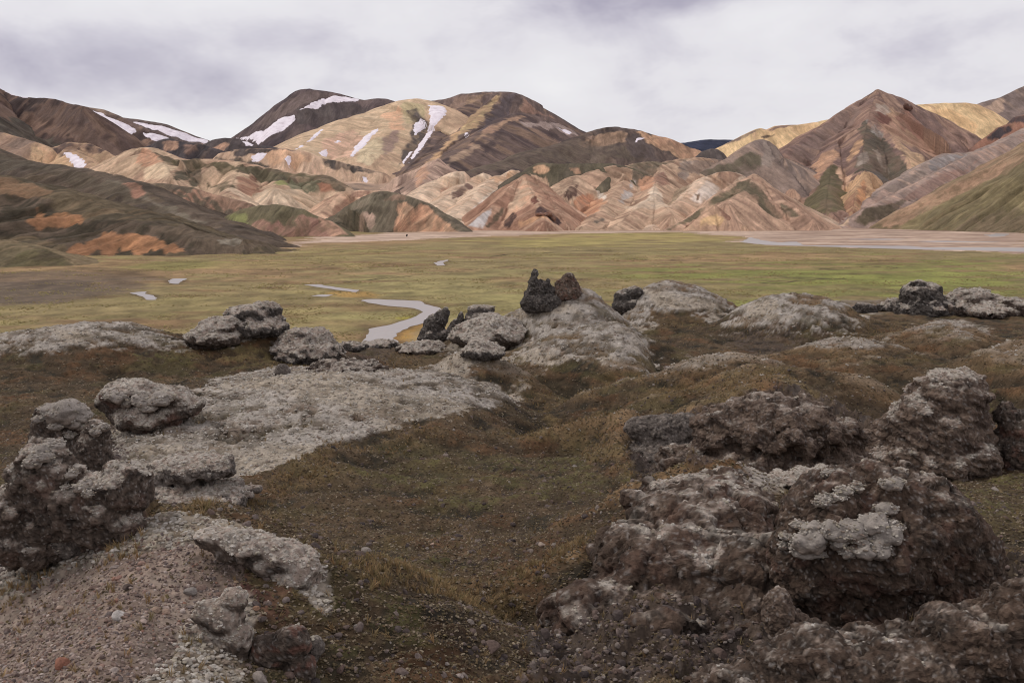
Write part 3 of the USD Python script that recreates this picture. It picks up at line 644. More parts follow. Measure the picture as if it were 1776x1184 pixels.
P("lowdome", [(480, 372), (500, 368), (530, 366), (510, 382), (520, 400), (500, 396)], (88, 84, 56), 2, 3)
P("lowdome", [(555, 378), (575, 384), (606, 408), (580, 412), (560, 395)], (178, 134, 106), 1.5, 2)
P("lowdome", [(395, 372), (425, 374), (430, 395), (405, 395)], (116, 122, 62), 3, 3)
# grass-capped dome
P("dome", [(595, 395), (625, 378), (650, 372), (655, 386), (640, 402), (600, 402)], (190, 154, 130), 2, 3, (164, 132, 112))
P("dome", [(684, 400), (690, 372), (690, 352), (700, 350), (716, 356), (722, 372), (730, 358), (742, 358), (760, 376), (790, 396), (800, 404), (690, 404)], (208, 158, 118), 1.5, 2.6, (190, 138, 102))
P("dome", [(575, 388), (600, 380), (640, 366), (660, 366), (640, 374), (600, 390), (580, 394)], (70, 66, 54), 1.5, 2)
P("dome", [(600, 362), (640, 342), (672, 338), (680, 352), (650, 362), (610, 372)], (132, 120, 96), 2, 2.5, (108, 100, 78))
P("dome", [(662, 340), (700, 338), (706, 344), (680, 350), (664, 348)], (136, 108, 86), 2, 2)
P("backtan", [(600, 345), (650, 330), (640, 340), (600, 362), (570, 385), (575, 365)], (150, 108, 86), 2, 3)
# cream spurs
P("lobe_two", [(785, 335), (812, 318), (818, 324), (800, 340), (782, 348)], (120, 92, 80), 1.5, 3)
P("lobe_three", [(800, 380), (850, 335), (885, 318), (870, 345), (830, 375), (806, 394)], (214, 200, 188), 2, 3, (220, 192, 162))
P("lobe_three", [(850, 302), (890, 294), (900, 300), (880, 312), (860, 318)], (206, 160, 120), 2, 3)
P("lobe_three", [(762, 386), (800, 380), (812, 376), (790, 392)], (120, 112, 82), 1.5, 2)
P("lobe_one", [(765, 325), (778, 322), (780, 338), (766, 340)], (198, 152, 124), 2, 2)
# dark green hill, orange cone
P("darkgreen", [(925, 290), (942, 286), (955, 296), (940, 302), (925, 300)], (206, 158, 116), 2, 2)
P("darkgreen", [(920, 302), (945, 308), (960, 330), (940, 330)], (198, 156, 122), 2, 3)
P("darkgreen", [(984, 290), (1000, 292), (1010, 302), (998, 302)], (176, 132, 100), 1.5, 2)
P("redcone", [(905, 312), (912, 308), (925, 330), (940, 350), (935, 365), (915, 350), (890, 372), (870, 392), (880, 360)], (218, 184, 148), 1.5, 3, (210, 160, 124))
P("redcone", [(812, 392), (840, 370), (852, 362), (836, 394)], (206, 194, 188), 2, 2)
P("redcone", [(876, 382), (890, 368), (896, 376), (884, 392), (874, 393)], (86, 64, 58), 1.2, 2.5)
P("redcone", [(926, 366), (950, 362), (962, 370), (970, 384), (962, 390), (950, 376), (930, 374)], (86, 64, 62), 1.2, 2.5)
P("redcone", [(920, 346), (928, 340), (938, 352), (926, 356)], (130, 82, 66), 1.2, 2)
P("redcone", [(860, 372), (876, 360), (872, 374), (850, 392), (844, 392)], (112, 92, 72), 1.5, 2.5)
P("redcone", [(900, 385), (940, 375), (965, 394), (900, 396)], (214, 160, 112), 2, 2)
# tan ridge with the orange fan and grey-green gullies
P("tanridge", [(972, 346), (979, 356), (983, 366), (986, 376), (989, 384)], (96, 84, 84), 1.0, 0.6, None, 0.9, line=3.2)
P("tanridge", [(985, 388), (995, 352), (1015, 335), (1030, 332), (1045, 345), (1048, 356), (1020, 376), (1000, 392)], (194, 130, 92), 2, 4, (208, 152, 110))
P("tanridge", [(974, 348), (980, 357), (984, 366), (986, 376), (988, 384)], (206, 196, 204), 0.8, 0.4, None, 1.0, line=1.3)
P("tanridge", [(985, 325), (1003, 318), (1000, 340), (990, 345), (980, 340)], (110, 82, 70), 1.5, 3)
P("tanridge", [(968, 320), (1000, 306), (1004, 318), (975, 335)], (132, 104, 84), 1.5, 6, (206, 172, 138), 0.8)
P("tanridge", [(1032, 330), (1046, 332), (1050, 345), (1040, 345)], (222, 204, 184), 1.5, 2)
P("tanridge", [(1045, 298), (1090, 288), (1095, 300), (1075, 310), (1040, 312)], (136, 106, 82), 1.5, 7, (170, 134, 104))
P("tanridge", [(1098, 286), (1130, 283), (1148, 282), (1140, 298), (1118, 308), (1108, 325), (1099, 312)], (92, 86, 66), 1.5, 3, (104, 94, 74))
P("tanridge", [(1085, 284), (1160, 276), (1200, 272), (1190, 280), (1140, 286), (1095, 290)], (118, 102, 80), 1.5, 2)
P("tanridge", [(1075, 350), (1090, 322), (1098, 318), (1096, 335), (1080, 352)], (190, 176, 166), 2, 3)
P("tanridge", [(1130, 325), (1136, 322), (1150, 338), (1162, 360), (1140, 362), (1100, 364), (1085, 360), (1120, 345)], (226, 202, 174), 2, 2.5, (214, 182, 150))
P("tanridge", [(1136, 306), (1150, 298), (1162, 312), (1150, 325), (1138, 322)], (136, 96, 82), 2, 4, (166, 122, 98))
P("tanridge", [(1110, 312), (1130, 304), (1132, 325), (1115, 332)], (196, 142, 106), 2, 3)
P("tanridge", [(1180, 278), (1248, 268), (1250, 280), (1210, 300), (1185, 318), (1178, 308)], (162, 142, 128), 2, 5, (124, 104, 92))
P("tanridge", [(1190, 285), (1230, 272), (1245, 276), (1220, 292), (1195, 305)], (148, 122, 104), 2, 6)
P("tanridge", [(1028, 384), (1045, 376), (1050, 382), (1035, 388)], (116, 104, 90), 1.5, 2)
P("whiteslope", [(1228, 302), (1262, 297), (1290, 302), (1270, 318), (1240, 322), (1230, 312)], (190, 140, 98), 2, 3, (150, 114, 90))
P("whiteslope", [(1200, 345), (1225, 312), (1248, 325), (1240, 345), (1215, 352)], (222, 200, 182), 2, 2)
P("whiteslope", [(1204, 337), (1214, 335), (1213, 341), (1211, 347), (1208, 347), (1209, 341)], (132, 104, 78), 1, 0.6)
P("whiteslope", [(1135, 380), (1160, 356), (1200, 318), (1195, 312), (1170, 330), (1140, 368)], (112, 98, 72), 2, 3, (132, 112, 86), 0.8)
P("palecone", [(1240, 290), (1268, 284), (1300, 266), (1316, 270), (1322, 285), (1305, 298), (1260, 300)], (98, 90, 70), 2, 4, (112, 100, 80))
P("palecone", [(1322, 243), (1345, 254), (1355, 270), (1340, 292), (1322, 285), (1325, 265)], (158, 138, 124), 2, 3)
P("palecone", [(1200, 308), (1260, 292), (1305, 302), (1250, 312), (1205, 330), (1190, 330)], (104, 92, 74), 2, 3)
P("greencone", [(1150, 398), (1200, 374), (1245, 338), (1290, 314), (1306, 312), (1290, 334), (1262, 346), (1225, 362), (1180, 390), (1160, 400)], (118, 108, 76), 1.5, 3, (98, 92, 66))
P("greencone", [(1290, 332), (1305, 312), (1330, 340), (1350, 362), (1362, 376), (1345, 380), (1322, 362), (1310, 345)], (94, 88, 64), 1.5, 2.5)
P("greencone", [(1354, 354), (1372, 360), (1394, 376), (1368, 379), (1356, 370)], (98, 90, 66), 1.5, 2)
P("smallcone", [(1215, 382), (1240, 372), (1255, 380), (1245, 394), (1215, 394)], (218, 174, 118), 2, 2)
P("smallcone", [(1242, 356), (1262, 372), (1280, 388), (1268, 388), (1250, 368)], (150, 108, 86), 1.5, 2)
# pointed peak
P("spire", [(1394, 360), (1400, 345), (1420, 320), (1436, 292), (1446, 286), (1456, 292), (1464, 320), (1474, 348), (1470, 368), (1440, 374), (1410, 372)], (102, 98, 62), 1.5, 2, (88, 84, 56))
P("spire", [(1486, 226), (1500, 210), (1512, 222), (1530, 240), (1556, 268), (1580, 296), (1560, 312), (1530, 322), (1516, 305), (1500, 296), (1484, 300), (1482, 278), (1496, 262), (1492, 240)], (94, 88, 68), 1.5, 3, (80, 76, 62))
P("spire", [(1502, 208), (1512, 214), (1534, 236), (1528, 242), (1512, 230)], (150, 138, 128), 1.2, 2)
P("spire", [(1484, 282), (1492, 266), (1504, 264), (1512, 278), (1500, 286), (1488, 290)], (160, 142, 128), 1.5, 2)
P("spire", [(1514, 260), (1522, 260), (1536, 290), (1540, 302), (1524, 292)], (160, 140, 122), 1.2, 2)
P("spire", [(1502, 300), (1520, 296), (1545, 312), (1530, 324), (1512, 310)], (110, 100, 92), 1.2, 2.5)
P("spire", [(1480, 250), (1494, 240), (1498, 252), (1484, 270), (1470, 290), (1468, 275)], (204, 156, 112), 1.5, 2.5)
P("spire", [(1405, 290), (1425, 268), (1450, 260), (1458, 272), (1440, 285), (1415, 310), (1398, 318)], (204, 154, 116), 2, 3, (180, 134, 104))
P("spire", [(1390, 296), (1410, 290), (1418, 292), (1412, 300), (1396, 304)], (72, 64, 68), 1.2, 1.5)
P("spire", [(1340, 300), (1390, 300), (1400, 330), (1385, 350), (1370, 345), (1350, 320)], (196, 152, 120), 2, 5, (166, 126, 102))
P("spire", [(1454, 295), (1464, 292), (1480, 315), (1486, 340), (1474, 348), (1464, 325)], (204, 160, 126), 1.5, 3)
P("spire", [(1520, 205), (1545, 185), (1560, 200), (1590, 215), (1610, 240), (1640, 262), (1600, 262), (1560, 245), (1530, 225)], (206, 164, 122), 3, 5, (176, 134, 108))
P("spire", [(1516, 200), (1530, 196), (1545, 205), (1540, 216), (1522, 212)], (122, 82, 70), 1.5, 4)
P("spire", [(1555, 205), (1580, 185), (1590, 205), (1600, 232), (1590, 238), (1565, 225)], (132, 94, 82), 2, 5, (156, 112, 92))
P("spire", [(1518, 180), (1535, 180), (1548, 195), (1535, 200), (1518, 192)], (176, 152, 134), 2, 3)
P("spire", [(1545, 238), (1580, 262), (1610, 282), (1590, 300), (1565, 268)], (212, 172, 128), 2, 4, (190, 148, 116))
P("spire", [(1330, 300), (1400, 240), (1480, 182), (1500, 185), (1430, 250), (1380, 290)], (150, 122, 108), 3, 5, (130, 106, 96), 0.8)
P("ochrecrag", [(1485, 340), (1492, 318), (1498, 312), (1506, 330), (1500, 345), (1488, 360)], (138, 86, 66), 1.2, 2.5, (196, 140, 92))
# right-hand slopes
P("redslope", [(1712, 240), (1730, 224), (1748, 220), (1752, 228), (1735, 238), (1716, 244)], (70, 60, 62), 1.2, 2.5)
P("redslope", [(1750, 205), (1776, 196), (1800, 200), (1776, 212), (1756, 212)], (92, 76, 76), 1.2, 2.5)
P("farright", [(1700, 190), (1738, 172), (1735, 200), (1715, 200)], (168, 138, 116), 2, 4)
P("greyspur", [(1612, 282), (1640, 268), (1672, 268), (1690, 272), (1640, 290), (1615, 298)], (166, 156, 152), 2, 3, (140, 130, 126))
P("greyspur", [(1445, 386), (1500, 350), (1540, 326), (1560, 318), (1530, 350), (1480, 372)], (184, 150, 132), 2, 3)
P("greyspur", [(1540, 330), (1600, 292), (1610, 300), (1560, 335)], (138, 120, 108), 2, 5)
P("nose", [(1474, 386), (1500, 366), (1540, 354), (1580, 346), (1560, 366), (1500, 392)], (88, 82, 58), 1.2, 2, (78, 72, 54))
P("nose", [(1440, 396), (1466, 384), (1476, 376), (1470, 392)], (206, 172, 138), 1.5, 2)
P("nose", [(1560, 345), (1640, 300), (1700, 276), (1660, 310), (1590, 345)], (172, 128, 108), 2, 4, (150, 118, 104))
P("rightslope", [(1500, 394), (1560, 358), (1680, 285), (1800, 215), (1800, 270), (1700, 320), (1600, 372), (1540, 402)], (170, 130, 100), 4, 9, (138, 112, 84), 0.85)
P("rightslope", [(1560, 396), (1680, 330), (1800, 270), (1800, 420), (1540, 420)], (116, 108, 66), 5, 8, (96, 90, 58), 0.9)
P("rightslope", [(1640, 400), (1740, 372), (1800, 362), (1800, 420), (1640, 420)], (98, 86, 66), 4, 8, (120, 100, 76), 0.7)
P("yellowback", [(1600, 196), (1650, 192), (1690, 215), (1680, 240), (1640, 225)], (212, 168, 112), 3, 5)
P("yellow", [(1250, 254), (1300, 230), (1318, 224), (1330, 226), (1290, 240)], (140, 116, 100), 1.5, 2)
P("yellow", [(1318, 238), (1330, 234), (1346, 230), (1344, 235), (1326, 242)], (104, 84, 68), 1, 2)
P("yellow", [(1330, 226), (1345, 217), (1385, 216), (1360, 222), (1340, 228)], (128, 100, 86), 1, 2)

snow("a2a", [(146, 189), (166, 193), (190, 204), (214, 214), (232, 222), (236, 229), (228, 235), (214, 229), (194, 216), (174, 204), (156, 196)], "large tongue of snow slanting down the ridge behind the left slope", 2)
snow("a2a", [(248, 231), (268, 232), (294, 241), (286, 244), (276, 247), (262, 243), (252, 236)], "small snow patch right of the large slanting tongue", 2)
snow("a2b", [(222, 210), (250, 214), (290, 222), (318, 230), (345, 240), (362, 244), (356, 249), (330, 246), (300, 238), (262, 224), (236, 215)], "long snow field under the saddle crest", 2)
snow("west", [(8, 154.5), (30, 160), (58, 169.5), (40, 170), (20, 164)], "thin strip of snow along the left skyline", 1.5)
snow("westfront", [(104, 262), (114, 264), (132, 269), (146, 278), (149, 286), (143, 292), (130, 290), (122, 280), (114, 270)], "teardrop of snow in the tan bluff at left", 2)
snow("peak", [(521, 190), (535, 182), (560, 171), (578, 167), (600, 168), (627, 172), (618, 177), (600, 177), (578, 177), (562, 182), (552, 190), (540, 189)], "snow field just under the top of the highest peak", 2)
snow("peak", [(409, 239), (440, 231), (470, 219), (492, 204), (510, 200), (513, 208), (500, 220), (480, 230), (455, 247), (440, 245), (420, 241)], "largest snow field, low on the left face of the highest peak", 2)
snow("tandome", [(512, 258), (532, 247), (546, 232), (562, 221), (560, 226), (548, 238), (540, 244), (522, 256), (512, 260)], "narrow ribbon of snow along the left foot of the tan dome", 2)
snow("tandome", [(608, 271), (614, 256), (630, 240), (645, 228), (658, 220), (655, 227), (640, 243), (622, 262), (612, 272)], "slanting streak of snow on the tan dome", 2)
snow("tandome", [(580, 247), (586, 243), (591, 246), (587, 249)], "tiny dot of snow on the tan dome", 1.5)
snow("tandome", [(554, 266), (560, 260), (567, 259), (567, 274), (558, 270)], "small snow patch at the lower left of the tan dome", 1.5)
snow("tandome", [(717, 224), (720, 212), (730, 207), (739, 210), (737, 222), (728, 232), (719, 235)], "oval snow patch beside the gully of the tan dome", 2)
snow("tandome", [(744, 183), (752, 183), (770, 186), (776, 193), (771, 201), (764, 207), (758, 215), (752, 226), (746, 236), (742, 228), (746, 214), (745, 200)], "wide top of the funnel of snow in the notch right of the tan dome", 2)
snow("summit", [(743, 181), (752, 182), (770, 184), (777, 192), (772, 200), (764, 207), (758, 216), (750, 230), (744, 240), (736, 252), (728, 262), (718, 275), (708, 284), (715, 270), (726, 252), (738, 236), (748, 220), (750, 208), (744, 200)], "funnel of snow running far down the gully from the notch", 2)
snow("summit", [(677, 299), (685, 288), (697, 276), (700, 262), (712, 253), (722, 252), (716, 262), (710, 270), (700, 284), (690, 296), (682, 303)], "lower end of the snow gully above the tan fans", 2)
snow("summit", [(804, 236), (810, 228), (812, 232), (807, 237)], "tiny snow patch in the middle of the striped summit", 1.5)
snow("summit", [(966, 221), (978, 225), (996, 232), (988, 233), (974, 226)], "thin snow strip on the right shoulder of the summit", 1.5)
snow("east", [(1100, 243), (1106, 240), (1116, 240), (1108, 244), (1103, 247)], "small snow patch on the mountain right of the summit", 1.5)
snow("tanfront", [(435, 273), (445, 267), (463, 266), (458, 274), (449, 281), (436, 279)], "round snow pocket on the left of the tan gullied hill", 1.5)
snow("tanfront", [(495, 276), (500, 270), (505, 272), (504, 284), (501, 290)], "narrow snow pocket in the middle of the tan gullied hill", 1.5)
snow("tanfront", [(630, 308), (636, 307), (638, 314), (634, 322), (631, 316)], "little snow sliver in a gully under the dark cap", 1.5)
snow("saddle", [(421, 246), (430, 246), (439, 252), (428, 253)], "small snow patch on the dark foot of the highest peak", 1.5)

# gentle foothill ground between the mountains
fx = np.arange(-1900, 1950, 11.0); fy = np.arange(1150, 3300, 11.0)
FX, FY = np.meshgrid(fx, fy)
off = 1175 + 560 * sstep(0.10, 0.22, FX / FY)
FZ = -3 + 0.105 * np.maximum(FY - off, 0) + 14 * fb(FX / 260, FY / 260, 4, 301) * sstep(off, off + 350, FY) - 7 * np.abs(vn(FX / 60, FY / 220, 305)) * sstep(off + 30, off + 330, FY)
c0, c1 = ground_lin((196, 158, 128)), ground_lin((120, 100, 84))
FA = c0 + (c1 - c0) * sstep(-0.2, 0.5, fb(FX / 160, FY / 160, 4, 311))[..., None]
vis = np.abs(FX / FY) < 0.56
v, f, a = compact(np.stack([FX, FY, FZ], -1).reshape(-1, 3), grid_faces(*FX.shape, keep=vis), FA.reshape(-1, 3))
tag(put("foothills", (v, f), MAT_PLAIN, a), "low tan foothill ground rising between the mountains", "foothills", None, "structure")
finish_hills()
print("hill triangles", sum(NT.values()), {k: n for k, n in NT.items() if n > 60000})
# ------------------------------------------------------------------ the valley floor: meadow, gravel plain, streams
def floor_poly(px):
    return np.array([on_floor(*q) for q in px])

def densify(poly, step, jag, seed, closed=True):
    p = np.asarray(poly, float); out = []
    n = len(p)
    for i in range(n if closed else n - 1):
        a, b = p[i], p[(i + 1) % n]; k = max(1, int(np.hypot(*(b - a)) / step))
        out += [a + (b - a) * j / k for j in range(k)]
    out = np.array(out)
    for _ in range(2):
        out = 0.5 * out + 0.25 * (np.roll(out, 1, 0) + np.roll(out, -1, 0))
    return out + jag * np.stack([fb(out[:, 0] / (jag * 8), out[:, 1] / (jag * 8), 3, seed), fb(out[:, 0] / (jag * 8) + 50, out[:, 1] / (jag * 8), 3, seed)], 1)

RIVER = floor_poly([(686, 596), (684, 578), (703, 570), (733, 561), (757, 551), (769, 541), (762, 534), (735, 528), (728, 522.5), (700, 521), (660, 519.5), (636, 519), (626, 521), (640, 526), (676, 531), (706, 533), (726, 537), (734, 542), (722, 549), (699, 557), (686, 562), (644, 570), (638, 578), (629, 596), (640, 612), (690, 612)])
STREAMS = [(RIVER, "pale stream bending through the meadow toward the lava field", 1.2),
    (floor_poly([(526, 494), (551, 493), (590, 499.5), (624, 503.5), (616, 507), (584, 502.5), (551, 498)]), "narrow upper bend of the stream in the meadow", 1.0),
    (floor_poly([(539, 513.5), (560, 511), (579, 511.5), (564, 515)]), "sliver of water beside the upper bend of the stream", 0.6),
    (floor_poly([(753, 456), (764, 452.5), (779, 450.5), (768, 455.5), (772, 460.5), (759, 461)]), "tiny hooked pool in the middle of the meadow", 1.2),
    (floor_poly([(291, 488), (303, 483), (325, 483), (314, 488), (309, 492.5), (296, 492)]), "small bright pool on the left of the meadow", 0.8),
    (floor_poly([(224, 508), (252, 505.5), (251, 510), (267, 512.5), (271, 520.5), (252, 520), (249, 514), (233, 510.5)]), "crooked pool nearest the dark flat at left", 0.8),
    (floor_poly([(1286, 420), (1303, 411.5), (1318, 417), (1346, 421), (1379, 419), (1392, 426), (1446, 425.5), (1514, 426), (1581, 426.5), (1602, 429.5), (1703, 429), (1790, 430), (1790, 437.5), (1700, 434), (1615, 433.5), (1480, 429.5), (1338, 425)]), "braided river shining on the gravel plain at right", 5.0),
    (floor_poly([(1590, 418.5), (1640, 417.8), (1690, 419), (1740, 418.5), (1690, 420.2), (1620, 420)]), "thin braid of water across the gravel at right", 4.0),
    (floor_poly([(1470, 415), (1530, 414), (1575, 415.2), (1520, 416.2)]), "short braid of water upstream on the gravel", 4.0),
    (floor_poly([(1710, 408), (1730, 404.8), (1748, 405.5), (1742, 410), (1722, 411)]), "pool at the foot of the olive-green slope", 4.0)]
STREAMS = [(densify(p, j * 1.0, j * 0.5, 40 + i), l) for i, (p, l, j) in enumerate(STREAMS)]

fy = np.geomspace(58, 1750, 460); fxr = np.linspace(-0.60, 0.60, 430)
RR, YY = np.meshgrid(fxr, fy); XX = RR * YY
PXF = XX / YY * F + W0 / 2
band = fb(XX / 46, YY / 30, 5, 201); band2 = fb(XX / 17, YY / 9, 4, 205); band3 = fb(XX / 130, YY / 80, 4, 209); grain = fb(XX / 3.1, YY / 5.0, 4, 213) * sstep(700, 250, YY) + 0.7 * fb(XX / 9.0, YY / 16.0, 3, 217)
def mixc(A, c, m):
    return A + (ground_lin(c, 0.95) - A) * np.clip(m, 0, 1)[..., None]
A = np.broadcast_to(ground_lin((132, 116, 78), 0.95), XX.shape + (3,)) + 0
A = mixc(A, (114, 108, 64), sstep(-0.1, 0.5, band + 0.5 * band2) * 0.8)
A = mixc(A, (150, 120, 86), sstep(-0.1, 0.5, band3 - 0.5 * band2) * 0.8)
A = mixc(A, (122, 96, 66), sstep(0.35, 0.7, -band2 + 0.4 * band) * 0.6)
def zone(px, c, soft, rag, amt=1.0):
    global A
    sd = signed(floor_poly(px), XX, YY) + rag * (band2 + 0.8 * band)
    A = mixc(A, c, sstep(-soft, soft, sd) * amt)
zone([(1180, 480), (1300, 462), (1790, 448), (1790, 530), (1400, 530), (1250, 512)], (98, 104, 48), 40, 60, 0.85)
zone([(1380, 486), (1790, 466), (1790, 492), (1450, 500)], (106, 114, 50), 25, 50, 0.8)
zone([(870, 418), (1000, 407), (1260, 405), (1310, 414), (1150, 420), (980, 428)], (140, 132, 72), 30, 60, 0.7)
zone([(600, 480), (830, 462), (960, 466), (930, 540), (800, 545), (760, 520), (660, 505)], (120, 116, 70), 14, 20, 0.75)
zone([(350, 462), (520, 440), (640, 430), (700, 445), (500, 470)], (124, 116, 68), 20, 40, 0.6)
zone([(200, 462), (330, 450), (380, 452), (300, 470)], (104, 104, 52), 6, 8, 0.8)
zone([(640, 600), (690, 566), (740, 556), (700, 580), (690, 610)], (150, 112, 52), 1.5, 2, 0.8)
zone([(700, 552), (740, 545), (756, 546), (735, 556)], (142, 132, 54), 1.2, 1.5)
zone([(585, 505), (640, 506), (650, 517), (600, 516)], (160, 124, 66), 2, 3, 0.8)
zone([(-60, 474), (120, 468), (230, 474), (285, 482), (240, 500), (190, 514), (100, 524), (-60, 530)], (104, 86, 70), 5, 9, 0.85)
zone([(-60, 488), (150, 490), (200, 505), (80, 520), (-60, 522)], (88, 76, 66), 4, 14, 0.6)
zone([(110, 462), (260, 470), (292, 482), (200, 480)], (104, 84, 60), 4, 5, 0.8)
gp = floor_poly([(470, 436), (490, 420), (560, 410), (700, 402), (800, 396), (1160, 386), (1460, 384), (1800, 398), (1800, 441), (1620, 435), (1480, 431), (1340, 426), (1280, 420), (1290, 412), (1180, 402.5), (1000, 405), (900, 408), (760, 414), (640, 419), (540, 423), (480, 436)])
sdg = signed(gp, XX, YY) + 16 * band2 + 12 * band
G = ground_lin((190, 160, 136)) + 0 * A
G = G + (ground_lin((166, 136, 112)) - G) * sstep(-0.1, 0.5, fb(XX / 60, YY / 40, 4, 221))[..., None]
right = sstep(1220, 1400, PXF)
G = G + (ground_lin((150, 120, 100)) - G) * (right * sstep(-0.25, 0.35, fb(XX / 40, YY / 14, 4, 225)))[..., None]
G = G + (ground_lin((116, 90, 74)) - G) * (sstep(0.25, 0.6, fb(XX / 50, YY / 9, 4, 231)) * (0.35 + 0.5 * right))[..., None]
for ln in ([(660, 413), (760, 411), (830, 408)], [(790, 405.5), (880, 407), (960, 407.5), (1020, 406.5)], [(1060, 402), (1200, 401), (1300, 402)], [(1225, 396), (1350, 392), (1440, 387)], [(1350, 397), (1390, 394)]):
    dl = along(floor_poly(ln), XX, YY)
    G = G + (ground_lin((112, 90, 76)) - G) * (sstep(5, 1, dl + 3 * band2) * 0.8)[..., None]
# cut banks: dark earth edges where old channels run through the grass
for ln, wd in (([(520, 494.5), (560, 491), (616, 486.5), (704, 479), (802, 469.5), (887, 462), (960, 460), (1010, 462)], 0.55), ([(820, 446.5), (850, 446), (880, 442.5), (910, 439)], 1.4), ([(324, 493.5), (370, 494), (416, 495.5)], 0.5), ([(560, 524), (600, 523), (640, 521)], 0.4),
               ([(380, 472), (440, 466), (520, 468), (600, 455)], 0.6), ([(930, 440), (1020, 434), (1110, 437)], 1.2), ([(1280, 490), (1340, 494), (1400, 486), (1520, 480)], 0.7), ([(1060, 448), (1140, 452), (1240, 446)], 0.9), ([(560, 436), (640, 438), (720, 432)], 1.2), ([(1400, 470), (1500, 462), (1640, 466)], 0.8)):
    q = densify(floor_poly(ln), 6, 2.5, 17, closed=False)
    A = mixc(A, (70, 58, 38), sstep(wd * 1.4, wd * 0.5, along(q, XX, YY)) * sstep(-0.6, 0.1, band + 0.4))
ZF = 0.22 * fb(XX / 9, YY / 9, 3, 241) * sstep(900, 300, YY) + 0.05
for q, _ in STREAMS:
    sw = signed(q, XX, YY)
    ZF = np.where(sw > -6, ZF + (0.02 - ZF) * sstep(-6, 0, sw), ZF)
    A = mixc(A, (92, 72, 50), sstep(1.5, 0.2, np.abs(sw + 0.3) + 0.5 * band2) * 0.6)
A = A * (0.96 * (1 + 0.26 * grain + 0.20 * band2))[..., None]; G = G * (1 + 0.1 * grain)[..., None]
isg = sdg > 0
quad = isg[:-1, :-1] & isg[1:, 1:]
i = np.arange(XX.size).reshape(XX.shape)
q = np.stack([i[:-1, :-1], i[:-1, 1:], i[1:, 1:], i[1:, :-1]], -1)
V = np.stack([XX, YY, ZF], -1).reshape(-1, 3)
for name, m, col, mt, lab in (("meadow", ~quad, A, MAT_MEADOW, "wide flat olive meadow on the valley floor"), ("gravel_plain", quad, G, MAT_PLAIN, "pinkish gravel plain between the meadow and the mountains")):
    qq = q[m]; f = np.vstack([qq[:, [0, 1, 2]], qq[:, [0, 2, 3]]])
    v, f, a = compact(V, f, col.reshape(-1, 3))
    tag(put(name, (v, f), mt, a), lab, name.replace("_", " "), None, "structure")
MAT_WATER = usdkit.material(stage, "/World/Looks/stream_water", {
    "g": ("geometry", {}), "n": ("noise_texture", {"scale": 0.6, "detail": 3.0}), "b": ("bump", {"strength": 0.6, "distance": 0.25}),
    "p": ("principled_bsdf", {"base_color": tuple(ground_lin((150, 140, 138))), "roughness": 0.28, "ior": 1.33, "specular_ior_level": 0.5})},
    [("g.position", "n.vector"), ("n.fac", "b.height"), ("b.normal", "p.normal")], surface="p.BSDF")
from shapely.geometry import Polygon
for p, lab in STREAMS:
    pg = Polygon(p).buffer(0.1 if p[:, 1].mean() < 430 else 0.8)
    pg = max(getattr(pg, "geoms", [pg]), key=lambda g: g.area)
    tv, tf = trimesh.creation.triangulate_polygon(Polygon(pg.exterior), engine="earcut")
    dv = np.column_stack([tv, np.full(len(tv), 0.06)])
    tag(put("stream", (dv, tf), MAT_WATER, smooth=False), lab, "stream", None, "structure")
gv, gf = trimesh.creation.box([60000, 60000, 1.0]).vertices + [0, 20000, -30.0], trimesh.creation.box([60000, 60000, 1.0]).faces
tag(put("ground", (gv, gf), MAT_PLAIN, np.tile(ground_lin((120, 104, 88)), (8, 1)), smooth=False), "low brown ground beyond the mountains", "ground", None, "structure")
# ------------------------------------------------------------------ the lava field in the foreground: one rolling surface, divided into ground and mounds
from scipy.interpolate import RBFInterpolator
CTRL = [  # (photo x, photo y, distance)
    (-150, 1184, 6.5), (300, 1184, 6.6), (750, 1184, 11.8), (600, 1110, 12.4), (900, 1150, 11.6), (580, 1184, 11.6), (1000, 1184, 10.4),
    (650, 996, 13.6), (750, 1020, 13.4), (860, 1006, 13.6), (700, 1080, 12.3), (820, 1080, 12.2),
    (750, 940, 21.5), (600, 905, 22), (900, 905, 22), (1000, 870, 23.5), (480, 895, 21.5), (700, 860, 24.5), (1050, 835, 25.5), (850, 790, 30), (650, 820, 27), (1000, 780, 30.5),
    (60, 985, 18), (20, 1010, 17), (-80, 960, 19), (250, 900, 21), (130, 930, 20.5),
    (300, 800, 26.5), (450, 830, 25.2), (400, 740, 29.8), (600, 715, 31.5), (560, 770, 28.4), (750, 705, 33.2), (250, 735, 30), (330, 860, 23.4), (190, 775, 28), (120, 800, 26), (200, 840, 24),
    (500, 646, 38), (700, 641.5, 38.5), (850, 668, 38), (400, 662, 36.5), (620, 641, 38.5), (780, 648, 38.5), (550, 662, 43), (720, 658, 43.5), (880, 690, 43),
    (550, 610, 55), (300, 655, 47), (150, 668, 44), (0, 672, 43), (-100, 680, 43), (20, 770, 31), (50, 830, 25), (-80, 820, 28),
    (900, 700, 42), (1000, 712, 41), (1060, 700, 42), (960, 740, 36), (870, 735, 36),
    (700, 602, 66), (620, 612, 63), (800, 645, 56), (930, 660, 52), (1180, 600, 68), (1160, 650, 56), (1330, 622, 60), (1500, 565, 78), (1650, 625, 58), (1776, 630, 56), (1900, 640, 56),
    (1620, 700, 42), (1740, 690, 41), (1450, 765, 33), (1300, 790, 30), (1150, 812, 27), (1500, 815, 26.5), (1740, 765, 31), (1640, 835, 24), (1900, 780, 30),
    (1250, 850, 17), (1400, 850, 16), (1350, 1184, 9.6), (1600, 1184, 9.4), (1900, 1184, 9.2), (1750, 1050, 11), (1760, 960, 12), (1900, 900, 14), (1150, 1184, 9.0), (1230, 990, 11.8),
]
pts = np.array([at(*c) for c in CTRL]); pts[:, 2] -= CAM_Z
